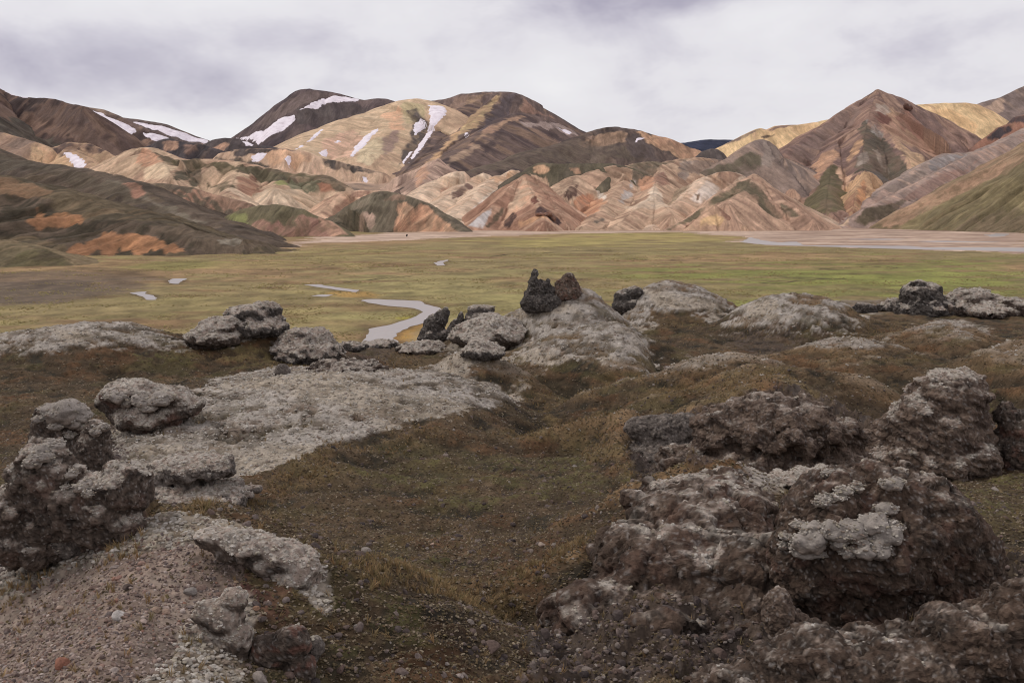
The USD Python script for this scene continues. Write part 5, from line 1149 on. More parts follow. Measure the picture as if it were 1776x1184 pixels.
MAT_ROCK = ground_material("lava_rock", 18.0, 3.0, 0.06, 0.36, rough=0.93, spec=0.2)
MAT_MOSS = ground_material("fringe_moss", 30.0, 5.0, 0.03, 0.26, rough=1.0, spec=0.05)
ROCKN = 0
MOSSPTS = []
def rock(name, label, foot, blobs, moss=0.3, amp=1.0, size=1.0, tone=((92, 80, 77), (66, 57, 56), (122, 110, 106)), cushions=(), D=None, box=2.0, cat="rock", res=1.7, k=0.2, push=0.0, strata=0.0, red=0.0, skirt=True):
    """blobs: (photo x, y, half width, half height[, depth ratio[, extra distance in metres]])"""
    global ROCKN
    ROCKN += 1; sd = ROCKN
    D = (D or on_fg(*foot)[1]) + push
    m = D / F
    if skirt and D > 18:
        bx = [b[0] for b in blobs]; wmax = max(b[0] + b[2] for b in blobs); wmin = min(b[0] - b[2] for b in blobs); hh_ = max(b[3] for b in blobs)
        blobs = list(blobs) + [((wmin + wmax) / 2, foot[1] - 0.25 * hh_, (wmax - wmin) * 0.60, hh_ * 0.95, 0.85, 0.0)]
    cs, rs = [], []
    for b in blobs:
        dr = b[4] if len(b) > 4 else 0.9; dd = b[5] if len(b) > 5 else 0.0
        cs.append(at(b[0], b[1], D + dd)); rs.append([b[2] * m, max(b[2], b[3]) * m * dr, b[3] * m])
    cs, rs = np.array(cs), np.array(rs)
    L = float(np.median(rs.max(1)))
    lo, hi = (cs - rs).min(0) - 0.35 * L, (cs + rs).max(0) + 0.35 * L
    res *= 1.2
    h = max(D / 1005 * res, ((hi - lo).prod() / 1.8e6) ** (1 / 3))
    gx, gy, gz = (np.arange(a, b + h, h) for a, b in zip(lo, hi))
    Px, Py, Pz = np.meshgrid(gx, gy, gz, indexing="ij")
    S = np.full(Px.shape, 1e3)
    kk = k * L
    for c, r in zip(cs, rs):
        e = ((np.abs(Px - c[0]) / r[0]) ** box + (np.abs(Py - c[1]) / r[1]) ** box + (np.abs(Pz - c[2]) / r[2]) ** box) ** (1 / box)
        d = (e - 1) * min(r)
        hh = np.clip(0.5 + 0.5 * (S - d) / kk, 0, 1)
        S = S + (d - S) * hh - kk * hh * (1 - hh)
    # chunky facets: break the smooth solid along random planes
    rg = np.random.default_rng(900 + sd)
    lowres = meshkit.noise(np.stack([Px[::3, ::3, ::3], Py[::3, ::3, ::3], Pz[::3, ::3, ::3]], -1) / (0.38 * L) + sd * 3.1, sd)
    from scipy.ndimage import zoom as zm
    S = S + (zm(lowres, [a / b for a, b in zip(S.shape, lowres.shape)], order=1) - 0.5) * 0.34 * L * amp
    v, f = surface_nets(S, np.array([gx[0], gy[0], gz[0]]), h)
    n = normals_of(v, f)
    # relief along the normal: cracked blocks, ridges, grain
    pts = v + 0.12 * L * np.stack([n3(v, 0.4 * L, 3), n3(v + 9, 0.4 * L, 4), n3(v + 5, 0.4 * L, 5)], 1)
    seeds = rg.uniform(lo, hi, (int(min(900, max(60, (hi - lo).prod() / (0.30 * L) ** 3))), 3))
    d, ci = cKDTree(seeds).query(pts, k=2); blk = rg.uniform(-1, 1, len(seeds))[ci[:, 0]]; crack = np.clip((d[:, 1] - d[:, 0]) / (0.10 * L), 0, 1)
    r1 = 0.5 - np.abs(n3(v, 0.34 * L, 11, 3)); r2 = 0.5 - np.abs(n3(v, 0.12 * L, 12, 3)); r3 = n3(v, max(0.035 * L, h * 1.6), 13, 2)
    s2 = rg.uniform(lo, hi, (int(min(6000, max(60, (hi - lo).prod() / (0.11 * L) ** 3))), 3))
    d2, c2i = cKDTree(s2).query(pts + 0.03 * L * n3(v, 0.08 * L, 14, 2)[:, None], k=2); blk2 = rg.uniform(-1, 1, len(s2))[c2i[:, 0]]; crack2 = np.clip((d2[:, 1] - d2[:, 0]) / (0.035 * L), 0, 1)
    disp = amp * L * (0.05 * r1 + 0.04 * r2 + 0.022 * r3 - 0.05 * (1 - crack) + 0.045 * blk + 0.022 * blk2 - 0.02 * (1 - crack2))
    if strata:
        disp += strata * L * 0.05 * np.sin((v[:, 2] + 0.35 * v[:, 0] + 0.25 * L * n3(v, 0.5 * L, 15)) / (0.045 * L))
    up = n[:, 2] + 0.38 * n3(v, 0.22 * L, 21, 3) + 0.25 * n3(v, 0.07 * L, 22, 2)
    M = sstep(0.0, 0.35, up - (1.05 - 1.25 * moss)) if moss > 0 else np.zeros(len(v))
    lumps = 1 - cKDTree(rg.uniform(lo, hi, (int(min(9000, (hi - lo).prod() / (0.17 * L) ** 3)) + 20, 3))).query(v)[0] / (0.15 * L)
    lumps = np.clip(lumps, -0.5, 1)
    v = v + n * (disp * (1 - 0.5 * M) + M * L * 0.05 * lumps)[:, None]
    t1, t2, t3 = n3(v, 0.3 * L, 31), n3(v, 0.08 * L, 32), n3(v, 0.03 * L, 33, 2)
    c = [ground_lin(x, 0.9) for x in tone]
    A = c[0] + (c[1] - c[0]) * sstep(-0.15, 0.4, t1 + 0.4 * t2)[:, None]
    A = A + (c[2] - A) * (sstep(0.1, 0.5, t2 + 0.3 * t3) * 0.7)[:, None]
    A = A * ((0.75 + 0.25 * crack) * (0.85 + 0.15 * crack2) * (1 + 0.10 * blk2 + 0.08 * blk))[:, None]
    if red: A = A + (ground_lin((120, 74, 58)) - A) * (red * sstep(0.0, 0.4, n3(v, 0.45 * L, 36)))[:, None]
    A = A + (ground_lin((150, 142, 136), 0.8) - A) * (sstep(0.32, 0.5, n3(v, 0.05 * L, 37, 2)) * 0.5)[:, None]
    mc = ground_lin((128, 119, 106), 0.9) + (ground_lin((158, 149, 138), 0.9) - ground_lin((128, 119, 106), 0.9)) * sstep(0.0, 0.7, lumps + 0.4 * t1)[:, None]
    mc = mc + (ground_lin((112, 103, 88), 0.9) - mc) * (sstep(0.25, -0.3, lumps) * 0.7)[:, None]
    A = A + (mc - A) * M[:, None]
    A = A * (1 + 0.16 * t3)[:, None]
    ground = fg_height(v[:, 0], v[:, 1]) + CAM_Z
    fk = (v[f, 2] > ground[f] - 0.25 - 0.05 * L).any(1)
    v2, f2, A2, M2, N2 = compact(v, f[fk], A, M, n)
    mk = np.flatnonzero((M2 > 0.6) & (N2[:, 2] > 0.1) & (v2[:, 2] > fg_height(v2[:, 0], v2[:, 1]) + CAM_Z))
    mk = mk[rg.uniform(0, 1, len(mk)) < 0.30]
    MOSSPTS.append(np.column_stack([v2[mk] - N2[mk] * h * 0.3, np.full(len(mk), h)]))
    org = np.array([cs[:, 0].mean(), D, ground.min()])
    if not cushions:
        p = put(name, (v2, f2), MAT_ROCK, A2, smooth=False)
        return tag(p, label, cat), v2
    x = UsdGeom.Xform.Define(stage, path_for(name)); x.AddTranslateOp().Set(Gf.Vec3d(*map(float, org)))
    put("rock_body", (v2 - org, f2), MAT_ROCK, A2, smooth=False, parent=str(x.GetPath()))
    # moss cushions that grow as separate pillows
    az = (v2[:, 0] / v2[:, 1], (v2[:, 2] - CAM_Z) / v2[:, 1])
    nn = normals_of(v2, f2)
    for j, (px, py, r) in enumerate(cushions):
        ax, ay = ray(px, py)
        dd = np.hypot(az[0] - ax, az[1] - ay); near_ = np.argsort(dd)[:40]
        q = near_[np.argmin(v2[near_, 1])]
        rr = r * v2[q, 1] / F
        b = trimesh.creation.icosphere(3, 1.0).vertices.copy(); bf = trimesh.creation.icosphere(3, 1.0).faces
        rr *= rg.uniform(0.75, 1.25)
        b *= np.array([1.1 + 0.35 * rg.uniform(-1, 1), 1.0, rg.uniform(0.55, 0.8)]) * rr
        b += b / np.linalg.norm(b, axis=1, keepdims=True) * (n3(b + j, 0.9 * rr, 51, 2) * 0.5 * rr + n3(b + j, 0.3 * rr, 52, 3) * 0.22 * rr + n3(b + j, 0.09 * rr, 53, 2) * 0.06 * rr)[:, None]
        g = n3(b + j, 0.5 * rr, 54, 3)
        col = ground_lin((140, 131, 123), 0.9) * (1 + 0.3 * g + 0.14 * n3(b + j, 0.12 * rr, 55, 2))[:, None]
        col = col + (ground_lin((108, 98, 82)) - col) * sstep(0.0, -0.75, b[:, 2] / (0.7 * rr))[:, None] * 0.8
        pos = v2[q] - nn[q] * rr * 0.22 + [0, 0, 0.02 * rr]
        ck = np.flatnonzero((b[:, 2] > -0.1 * rr) & (rg.uniform(0, 1, len(b)) < 0.16))
        MOSSPTS.append(np.column_stack([(b + pos)[ck], np.full(len(ck), h * 0.9)]))
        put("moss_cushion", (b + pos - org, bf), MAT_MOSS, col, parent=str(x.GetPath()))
    return tag(x.GetPrim(), label, cat), v2

DK = ((76, 69, 64), (54, 49, 47), (106, 99, 92)); DN = ((80, 64, 53), (55, 45, 38), (106, 90, 77)); BR = ((98, 81, 69), (72, 58, 50), (126, 110, 97)); GY = ((104, 94, 87), (76, 68, 63), (134, 124, 115)); DB = ((84, 71, 62), (60, 51, 45), (112, 98, 87))
# far rocks along the edge of the lava field
rock("lava_rock", "dark horn of jagged lava sticking up beside the green meadow", (940, 530), [(925, 496, 8, 18), (928, 480, 4, 11), (934, 506, 14, 18), (946, 500, 9, 13), (949, 490, 4, 7), (920, 516, 10, 15), (956, 512, 12, 13)], 0.05, 1.9, tone=DK, res=0.9, k=0.05, box=2.6)
rock("lava_rock", "rounded brownish lava knob right next to the dark horn", (982, 512), [(986, 487, 11, 14), (978, 498, 16, 14), (993, 498, 11, 14)], 0.15, 1.6, tone=BR, red=0.4, res=0.9, k=0.06, box=2.6)
rock("lava_rock", "dark knobbly lava rock standing on the rise left of the stream", (445, 572), [(440, 545, 40, 19), (462, 541, 25, 19), (415, 548, 26, 16), (478, 556, 14, 14)], 0.6, 1.2, tone=DK, res=1.3)
rock("lava_rock", "moss-greyed outcrop at the left end of the rise with the knobbly rock", (370, 590), [(372, 572, 34, 20), (395, 565, 28, 18), (350, 580, 22, 12)], 0.8, 1.0, tone=DB, res=1.3)
rock("lava_rock", "lumpy moss-topped lava rock at the right end of the rise, nearest the stream", (540, 618), [(525, 594, 38, 27), (553, 594, 26, 26), (505, 600, 26, 22), (562, 608, 22, 20)], 0.78, 1.1, tone=DK, res=1.3)
rock("lava_rock", "cluster of jagged dark lava blades at the end of the stream", (756, 590), [(752, 566, 17, 20), (764, 554, 11, 18), (772, 546, 7, 13), (744, 576, 14, 13)], 0.35, 1.4, tone=DK, res=1.2)
rock("lava_rock", "thin pointed lava blade between the blade cluster and the square block", (796, 580), [(792, 564, 11, 11), (800, 553, 6, 12), (785, 570, 9, 8)], 0.3, 1.3, tone=DK, res=1.2)
rock("lava_rock", "square dark lava block leaning behind the moss hump", (832, 562), [(824, 546, 14, 17), (842, 541, 16, 11)], 0.45, 1.2, tone=DK, box=3.0, res=1.2)
rock("lava_rock", "moss-covered hump of lava in front of the square block", (850, 590), [(850, 568, 44, 22), (880, 570, 28, 18), (822, 574, 26, 16), (850, 584, 50, 14)], 0.85, 0.7, tone=DB, res=1.3)
rock("lava_rock", "dark rubble rock under the moss hump", (838, 615), [(832, 600, 22, 14), (850, 604, 20, 12), (822, 610, 18, 10)], 0.62, 1.2, tone=DK, res=1.3)
rock("lava_rock", "flat mossy lava slab below the jagged blades", (735, 608), [(735, 600, 28, 9), (715, 603, 18, 8), (755, 600, 16, 9)], 0.6, 1.0, tone=DB, res=1.3)
rock("lava_rock", "low dark rock at the water's edge where the stream ends", (660, 604), [(655, 599, 26, 8), (678, 597, 12, 8)], 0.4, 1.2, tone=DK, res=1.3)
rock("lava_rock", "small dark rock left of the one at the end of the stream", (612, 606), [(612, 600, 20, 8), (598, 603, 12, 6)], 0.35, 1.2, tone=DK, res=1.3)
rock("lava_rock", "tall mossy lava block at far right against the bright green grass", (1600, 546), [(1598, 516, 34, 29), (1583, 508, 20, 20), (1620, 524, 24, 18), (1606, 535, 34, 14)], 0.42, 1.2, tone=DK, res=1.2)
rock("lava_rock", "small rock just left of the tall block at far right", (1550, 538), [(1550, 528, 17, 11), (1536, 533, 12, 7)], 0.4, 1.1, tone=DK, res=1.2)
rock("lava_rock", "long low moss-capped rock right of the tall block", (1690, 542), [(1680, 518, 34, 17), (1655, 523, 22, 14), (1712, 523, 32, 15), (1740, 530, 30, 12)], 0.6, 1.1, tone=DB, res=1.2)
rock("lava_rock", "rocky moss-edged bank at the right edge below the long low rock", (1765, 545), [(1768, 530, 30, 12)], 0.55, 1.1, tone=DB, res=1.2)
rock("lava_rock", "dark rocky tip at the left end of the far moss mound", (1086, 535), [(1082, 518, 18, 17), (1098, 508, 16, 12)], 0.3, 1.2, tone=DK, res=1.2)
rock("lava_rock", "small dark lump on the skyline of the far heath ridge", (1502, 540), [(1500, 532, 18, 7)], 0.2, 1.2, tone=DK, res=1.2)
# the ground between
rock("lava_rock", "small bluish boulder on the skyline of the big pale moss slope", (490, 648), [(490, 639, 12, 9)], 0.0, 0.9, tone=GY, res=1.2)
rock("lava_rock", "rough dark lava rubble behind the top of the pale moss slope", (590, 640), [(575, 632, 24, 9), (605, 633, 26, 10), (636, 637, 20, 7)], 0.25, 1.5, tone=DB, res=1.3)
rock("lava_rock", "moss-draped boulder at the upper left of the pale slope", (255, 735), [(230, 684, 48, 28), (285, 694, 48, 24), (200, 696, 30, 24), (318, 704, 32, 18), (255, 722, 66, 26)], 0.8, 0.8, tone=DB, res=1.4, red=0.3, skirt=False, cushions=[(222, 702, 11), (262, 704, 13), (250, 690, 16), (280, 700, 14), (205, 690, 13)])
rock("lava_pillar", "dark lava pillar capped with pale moss pillows at left", (92, 800), [(88, 735, 32, 34), (118, 722, 32, 28), (85, 768, 32, 40), (112, 765, 34, 40), (135, 740, 22, 26)], 0.45, 1.1, tone=DB, res=1.4, cushions=[(112, 705, 24), (92, 716, 15), (130, 735, 18), (142, 722, 18), (100, 733, 13), (128, 752, 12), (72, 722, 13), (150, 735, 13)])
rock("lava_pillar", "smaller lava pillar with one pale moss cap, right of the dark one", (165, 825), [(166, 752, 22, 24), (158, 780, 26, 34), (172, 790, 22, 30)], 0.4, 1.1, tone=DB, res=1.4, cushions=[(178, 736, 14), (168, 745, 12)])
rock("lava_crag", "steep dark crag dropping from the pale moss slope at the left edge", (110, 965), [(78, 830, 56, 66), (40, 890, 42, 70), (112, 878, 66, 72), (165, 880, 62, 66), (215, 845, 52, 46), (195, 915, 56, 44), (60, 945, 70, 40)], 0.46, 1.1, tone=DB, res=1.5, red=0.15, cushions=[(72, 775, 20), (92, 765, 16), (52, 800, 13), (126, 822, 15), (140, 836, 13), (118, 842, 12), (62, 790, 14), (150, 862, 12)])
rock("lava_rock", "pale-lichened ledge of rock jutting from the lower edge of the moss slope", (318, 870), [(320, 815, 58, 26), (285, 838, 40, 32), (375, 808, 44, 18), (268, 862, 26, 22)], 0.5, 1.1, tone=GY, res=1.5)
rock("lava_rock", "long lichen-streaked rock rib leading down to the dark hollow at left", (150, 955), [(140, 915, 44, 26), (110, 945, 36, 22), (165, 895, 26, 16)], 0.4, 1.0, tone=GY, res=1.5)
# the right-hand outcrops
rock("lava_outcrop", "wide rough lava outcrop with a dark overhang beneath it", (1340, 818), [(1340, 742, 118, 46), (1260, 752, 64, 46), (1430, 758, 66, 36), (1330, 712, 62, 34), (1385, 728, 60, 36), (1235, 795, 42, 26), (1468, 785, 26, 30), (1360, 800, 110, 22, 0.5, 1.3)], 0.16, 1.1, tone=BR, res=1.5, strata=0.5)
rock("lava_outcrop", "darker lava outcrop left of the overhang, above the grassy hollow", (1150, 802), [(1148, 752, 42, 34), (1182, 742, 32, 26), (1115, 742, 30, 22), (1215, 764, 34, 36), (1165, 775, 34, 26)], 0.1, 1.2, tone=GY, res=1.5)
rock("lava_boulder", "tall leaning boulder with frosted moss on its crown", (1625, 812), [(1640, 700, 70, 60), (1622, 745, 88, 70), (1590, 770, 54, 48), (1665, 765, 52, 50), (1655, 672, 50, 32)], 0.42, 0.9, tone=BR, res=1.5, strata=0.7)
rock("lava_rock", "broken rock wedged between the overhanging outcrop and the tall boulder", (1510, 815), [(1505, 780, 44, 32), (1540, 758, 34, 34), (1480, 800, 30, 18), (1552, 795, 34, 22)], 0.1, 1.2, tone=BR, res=1.5)
rock("lava_rock", "dark rock at the right edge behind the tall boulder", (1765, 790), [(1765, 748, 34, 44), (1745, 720, 22, 24), (1790, 770, 40, 40)], 0.1, 1.2, tone=DB, res=1.5, red=0.4)
# the nearest rocks
rock("lava_rock", "knobbly crest of rock on the near reddish rubble ridge", (1165, 860), [(1150, 850, 28, 18), (1185, 838, 26, 14), (1132, 872, 22, 18), (1215, 832, 22, 10)], 0.42, 1.2, tone=DB, res=1.6)
rock("lava_rock", "flat moss-crusted ledge just behind the big mossy boulder", (1390, 852), [(1375, 834, 52, 15), (1430, 824, 46, 14), (1320, 842, 30, 12)], 0.66, 1.0, tone=DB, res=1.6)
rock("mossy_boulder", "biggest near boulder, dark with clustered pale moss cushions, bottom right", (1500, 1085), [(1500, 935, 140, 90), (1470, 885, 90, 66), (1600, 915, 100, 88), (1425, 975, 86, 90), (1645, 968, 74, 84), (1545, 842, 66, 36), (1490, 1030, 110, 54), (1455, 846, 40, 32), (1620, 848, 40, 26), (1700, 985, 34, 60), (1600, 1050, 90, 48), (1390, 905, 40, 44)], 0.14, 1.0, tone=DN, res=2.0, D=10.9, box=2.5, red=0.2, k=0.07,
     cushions=[(1395, 936, 25), (1401, 915, 22), (1388, 904, 17), (1366, 932, 19), (1353, 944, 14), (1397, 963, 25), (1441, 927, 22), (1434, 860, 14), (1424, 869, 13), (1460, 847, 15), (1447, 857, 12), (1541, 877, 23), (1543, 843, 18), (1481, 912, 25), (1503, 930, 19), (1522, 902, 26), (1538, 918, 25), (1526, 944, 23), (1557, 906, 17), (1465, 951, 17), (1431, 820, 11), (1488, 841, 13), (1450, 940, 14), (1470, 925, 15), (1378, 950, 13), (1510, 950, 16)])
rock("lava_rock", "squat stone propping up the left underside of the mossy boulder", (1350, 1095), [(1350, 1062, 28, 46), (1378, 1082, 32, 28)], 0.1, 1.0, tone=BR, res=2.2, D=9.6)
rock("lava_shelf", "broad dark rock shelf along the bottom right corner", (1560, 1184), [(1420, 1165, 120, 66), (1560, 1160, 150, 62), (1690, 1120, 110, 66), (1790, 1090, 90, 90), (1300, 1215, 110, 66), (1500, 1230, 200, 60)], 0.12, 1.0, tone=DN, res=2.4, D=8.7, k=0.08)
rock("rubble_ridge", "long near ridge of dark lava rubble with reddish top, left of the mossy boulder", (1180, 1100), [(1215, 862, 86, 38, 2.2, 2.4), (1290, 876, 60, 40, 2.2, 2.0), (1160, 905, 70, 50, 2.2, 1.4), (1240, 930, 90, 66, 2.0, 1.0), (1110, 985, 74, 66, 2.0, 0.3), (1200, 1010, 100, 90, 1.8, 0.2), (1290, 1000, 60, 80, 1.8, 0.4), (1050, 1075, 84, 72, 1.6, -0.5), (1150, 1100, 110, 96, 1.5, -0.6), (1260, 1100, 90, 90, 1.5, -0.6), (990, 1130, 70, 56, 1.5, -0.7), (1090, 1170, 110, 70, 1.4, -1.0), (1220, 1190, 100, 70, 1.4, -1.2)], 0.16, 0.95, tone=DN, red=0.12, res=2.1, D=11.8, k=0.3)
rock("moss_hummock", "swollen pale moss rim overhanging the right side of the gravel mound", (535, 1100), [(475, 968, 54, 38), (512, 1000, 50, 58), (536, 1050, 38, 58), (430, 950, 56, 26), (380, 934, 50, 18), (525, 1090, 30, 36)], 0.95, 0.9, tone=DB, res=2.0, D=8.6, cat="moss hummock")
rock("moss_hummock", "chain of shaggy moss lumps along the lower right flank of the gravel mound", (400, 1130), [(405, 1040, 26, 22), (392, 1072, 34, 32), (360, 1062, 26, 22), (405, 1108, 36, 36), (352, 1105, 34, 26), (340, 1140, 44, 30), (400, 1150, 38, 36), (300, 1170, 50, 28), (365, 1182, 54, 34), (290, 1200, 60, 34)], 0.95, 0.9, tone=DB, res=2.2, D=7.5, cat="moss hummock")
rock("lava_rock", "small pitted rock at the foot of the gravel mound's moss rim", (545, 1150), [(545, 1122, 18, 20), (532, 1138, 20, 16)], 0.2, 1.1, tone=GY, res=2.0)
rock("lava_rock", "dark rock in the shade under the gravel mound's moss rim", (500, 1160), [(505, 1115, 36, 34), (520, 1160, 32, 30), (465, 1130, 34, 36)], 0.1, 1.1, tone=DB, res=2.2, red=0.5)

# crags that stand out of the far hillsides
def crag(label, hill_name, px, py, blobs, tone, amp=1.3, red=0.0):
    rock("crag", label, (px, py), blobs, 0.0, amp, tone=tone, D=on_hill(HILLS[hill_name], px, py)[1] - 2.0, res=1.0, red=red, cat="crag", skirt=False)
RD = ((112, 80, 68), (84, 62, 56), (140, 104, 86))
BRN = ((140, 102, 84), (108, 78, 66), (164, 126, 104))
crag("dark red knob of rock on the right shoulder of the pointed peak", "spire", 1574, 190, [(1571, 184, 5, 5), (1577, 188, 6, 5)], RD)
crag("brown crags on the right face of the orange-red pyramid hill", "redcone", 950, 374, [(938, 372, 9, 3), (950, 372, 8, 4), (960, 380, 5, 5)], BRN)
# ------------------------------------------------------------------ heath clumps, grass, gravel and loose stones
RG = np.random.default_rng(4242)
def varied(name, lo, hi, rough=0.95, leaf=False):
    n = {"o": ("object_info", {}), "r": ("rgb_ramp", {"ramp": [(k / (len(lo) - 1), tuple(c)) for k, c in enumerate(lo)]}),
         "g": ("geometry", {}), "t": ("noise_texture", {"scale": hi, "detail": 3.0}), "mr": ("map_range", {"from_min": 0.3, "from_max": 0.7, "to_min": 0.7, "to_max": 1.3}),
         "m": ("mix_color", {"blend_type": "multiply", "fac": 1.0, "use_clamp": False}), "cc": ("combine_xyz", {}), "p": ("principled_bsdf", {"roughness": rough, "specular_ior_level": 0.15})}
    L = [("o.random", "r.fac"), ("g.position", "t.vector"), ("t.fac", "mr.value"), ("mr.result", "cc.x"), ("mr.result", "cc.y"), ("mr.result", "cc.z"), ("r.color", "m.a"), ("cc.vector", "m.b"), ("m.result", "p.base_color")]
    return usdkit.material(stage, f"/World/Looks/{name}", n, L, surface="p.BSDF")
gl = lambda *c: tuple(ground_lin(c, 0.9) * 0.85)
MAT_HEATH = varied("heath_leaves", [gl(66, 56, 42), gl(84, 70, 51), gl(76, 72, 46), gl(102, 83, 58), gl(70, 61, 50), gl(150, 134, 112), gl(80, 67, 50), gl(60, 54, 38), gl(90, 84, 52)], 30.0)
MAT_GRASS = varied("dry_grass", [gl(138, 113, 77), gl(164, 136, 96), gl(118, 106, 68), gl(150, 118, 80), gl(104, 98, 60)], 20.0)
MAT_STONE = varied("scree_stone", [gl(132, 112, 102), gl(106, 90, 84), gl(158, 140, 130), gl(122, 98, 86), gl(92, 80, 78), gl(176, 160, 150), gl(136, 100, 84)], 40.0)
MAT_DARKSTONE = varied("lava_rubble", [gl(84, 72, 68), gl(62, 54, 53), gl(112, 98, 92), gl(96, 78, 70), gl(140, 130, 122)], 40.0)

def clump(seed):
    """A low cushion of heath: a few flattened knobbly lumps."""
    r = np.random.default_rng(seed); V, Fc, n = [], [], 0
    for k in range(3):
        b = trimesh.creation.icosahedron(); v = b.vertices * r.uniform(0.35, 0.8) * np.array([1, 1, 0.6]) * r.uniform(0.75, 1.25, (12, 1)) + np.r_[r.normal(0, 0.45, 2), r.uniform(-0.1, 0.15)]
        V.append(v); Fc.append(b.faces + n); n += 12
    return np.vstack(V), np.vstack(Fc)
def tuft(seed, n=14):
    r = np.random.default_rng(seed); v, f = [], []
    for k in range(n):
        a = r.uniform(0, 6.283); d = np.array([math.cos(a), math.sin(a), 0.0]); s = np.array([-d[1], d[0], 0]); b = d * r.uniform(0, 0.25); h = r.uniform(0.6, 1.2); l = r.uniform(0.15, 0.7); w = r.uniform(0.02, 0.045)
        i = len(v); m = b + d * l * 0.35 + [0, 0, h * 0.65]; t = b + d * l + [0, 0, h]
        v += [b - s * w, b + s * w, m + s * w * 0.8, m - s * w * 0.8, t]; f += [[i, i + 1, i + 2], [i, i + 2, i + 3], [i + 3, i + 2, i + 4]]
    return np.array(v), np.array(f)
def stone(seed, sub=1, sq=0.7):
    b = trimesh.creation.icosphere(sub, 1.0); r = np.random.default_rng(seed); v = b.vertices.copy()
    for _ in range(5):                                   # knock flat faces off a pebble
        d = r.normal(size=3); d /= np.linalg.norm(d); t = r.uniform(0.45, 0.8); p = v @ d
        v = v - np.outer(np.maximum(p - t, 0), d)
    v *= np.array([1.0, r.uniform(0.65, 0.95), r.uniform(0.5, sq + 0.1)])
    return v + 0.05 * meshkit.noise(v * 3 + seed, seed)[:, None] * v, b.faces

def scatter(name, label, cat, protos, material, P, S, tilt=0.25, kind="stuff"):
    path = path_for(name)
    pi = UsdGeom.PointInstancer.Define(stage, path)
    UsdGeom.Scope.Define(stage, path + "/kinds")
    rel = pi.CreatePrototypesRel()
    for k, (v, f) in enumerate(protos):
        m = usdkit.mesh(stage, f"{path}/kinds/piece" + (f"_{k:03d}" if k else ""), (v, f), material, smooth=False)
        rel.AddTarget(m.GetPath())
    n = len(P); a = RG.uniform(0, 2 * math.pi, n); tx, ty = RG.normal(0, tilt, n), RG.normal(0, tilt, n)
    q = np.stack([np.cos(a / 2), tx / 2, ty / 2, np.sin(a / 2)], 1); q /= np.linalg.norm(q, axis=1, keepdims=True)
    pi.CreateProtoIndicesAttr(Vt.IntArray.FromNumpy(RG.integers(0, len(protos), n).astype(np.int32)))
    pi.CreatePositionsAttr(Vt.Vec3fArray.FromNumpy(P.astype(np.float32)))
    pi.CreateScalesAttr(Vt.Vec3fArray.FromNumpy(np.repeat(S[:, None], 3, 1).astype(np.float32)))
    pi.CreateOrientationsAttr(Vt.QuathArray([Gf.Quath(*map(float, x)) for x in q]))
    tag(pi.GetPrim(), label, cat, None, kind)

def look(M, x, y):
    i = np.clip(np.searchsorted(fyy, y), 0, NY - 1); j = np.clip(np.searchsorted(fxr, x / y), 0, NX - 1)
    return M[i, j]
def spots(n, y0, y1, power=1.0):
    """Random places in view between two distances; power 1: even per square metre seen, 2: thinner with distance."""
    u = RG.uniform(0, 1, n)
    y = np.sqrt(y0 ** 2 + u * (y1 ** 2 - y0 ** 2)) if power == 1 else np.exp(np.log(y0) + u * np.log(y1 / y0))
    x = y * RG.uniform(-0.55, 0.55, n)
    ok = look(vis, x, y)
    x, y = x[ok], y[ok]
    return x, y, np.stack([x, y, fg_height(x, y) + CAM_Z], 1)
x, y, P = spots(300000, 6.0, 85.0, 2)
w = (1 - look(MOSS, x, y)) * (1 - 0.75 * look(ROCK, x, y)) * (1 - 0.93 * look(GRAV, x, y)) * (1 - 0.4 * look(SCOR, x, y))
ok = RG.uniform(0, 1, len(x)) < w
scatter("heath_clumps", "low brown and olive heath plants covering the lava ground", "heath", [clump(k) for k in range(5)], MAT_HEATH, P[ok], RG.uniform(0.012, 0.036, ok.sum()) * (0.45 + 0.020 * y[ok]))
x, y, P = spots(110000, 6.5, 85.0, 2)
ok = RG.uniform(0, 1, len(x)) < look(GOLD, x, y) * 0.8 + 0.02
scatter("grass_tufts", "dry golden grass tufts on the banks and mound edges", "grass", [tuft(k + 20) for k in range(4)], MAT_GRASS, P[ok], RG.uniform(0.05, 0.12, ok.sum()) * (0.7 + 0.012 * y[ok]), 0.35)
MAT_MOSSBIT = varied("moss_tips", [gl(166, 157, 147), gl(138, 129, 117), gl(188, 180, 171), gl(152, 142, 124), gl(112, 102, 88), gl(176, 167, 155)], 25.0)
x, y, P = spots(130000, 6.0, 95.0, 2)
ok = RG.uniform(0, 1, len(x)) < look(MOSS, x, y) * 0.9
mp = np.vstack(MOSSPTS)
P2, S2 = np.vstack([P[ok], mp[:, :3]]), np.concatenate([RG.uniform(0.018, 0.05, ok.sum()) * (0.55 + 0.028 * y[ok]), mp[:, 3] * RG.uniform(0.5, 1.25, len(mp))])
scatter("moss_tufts", "pale shaggy tufts of fringe moss on the mounds", "moss", [clump(k + 10) for k in range(5)], MAT_MOSSBIT, P2, S2)
x, y, P = spots(160000, 5.8, 40.0, 2)
w = look(GRAV, x, y) * 0.85 + 0.10 * look(SCOR, x, y)
ok = RG.uniform(0, 1, len(x)) < w
s = RG.uniform(0.006, 0.016, ok.sum()) * np.exp(RG.normal(0, 0.35, ok.sum()))
scatter("gravel", "loose reddish grey gravel covering the near mound", "gravel", [stone(k + 40) for k in range(6)], MAT_STONE, P[ok] + [0, 0, 0.002], s, 0.5)
x, y, P = spots(130000, 6.0, 45.0, 2)
w = look(ROCK, x, y) * 0.7 + 0.12 * (1 - look(MOSS, x, y)) * (1 - look(GRAV, x, y))
ok = RG.uniform(0, 1, len(x)) < w
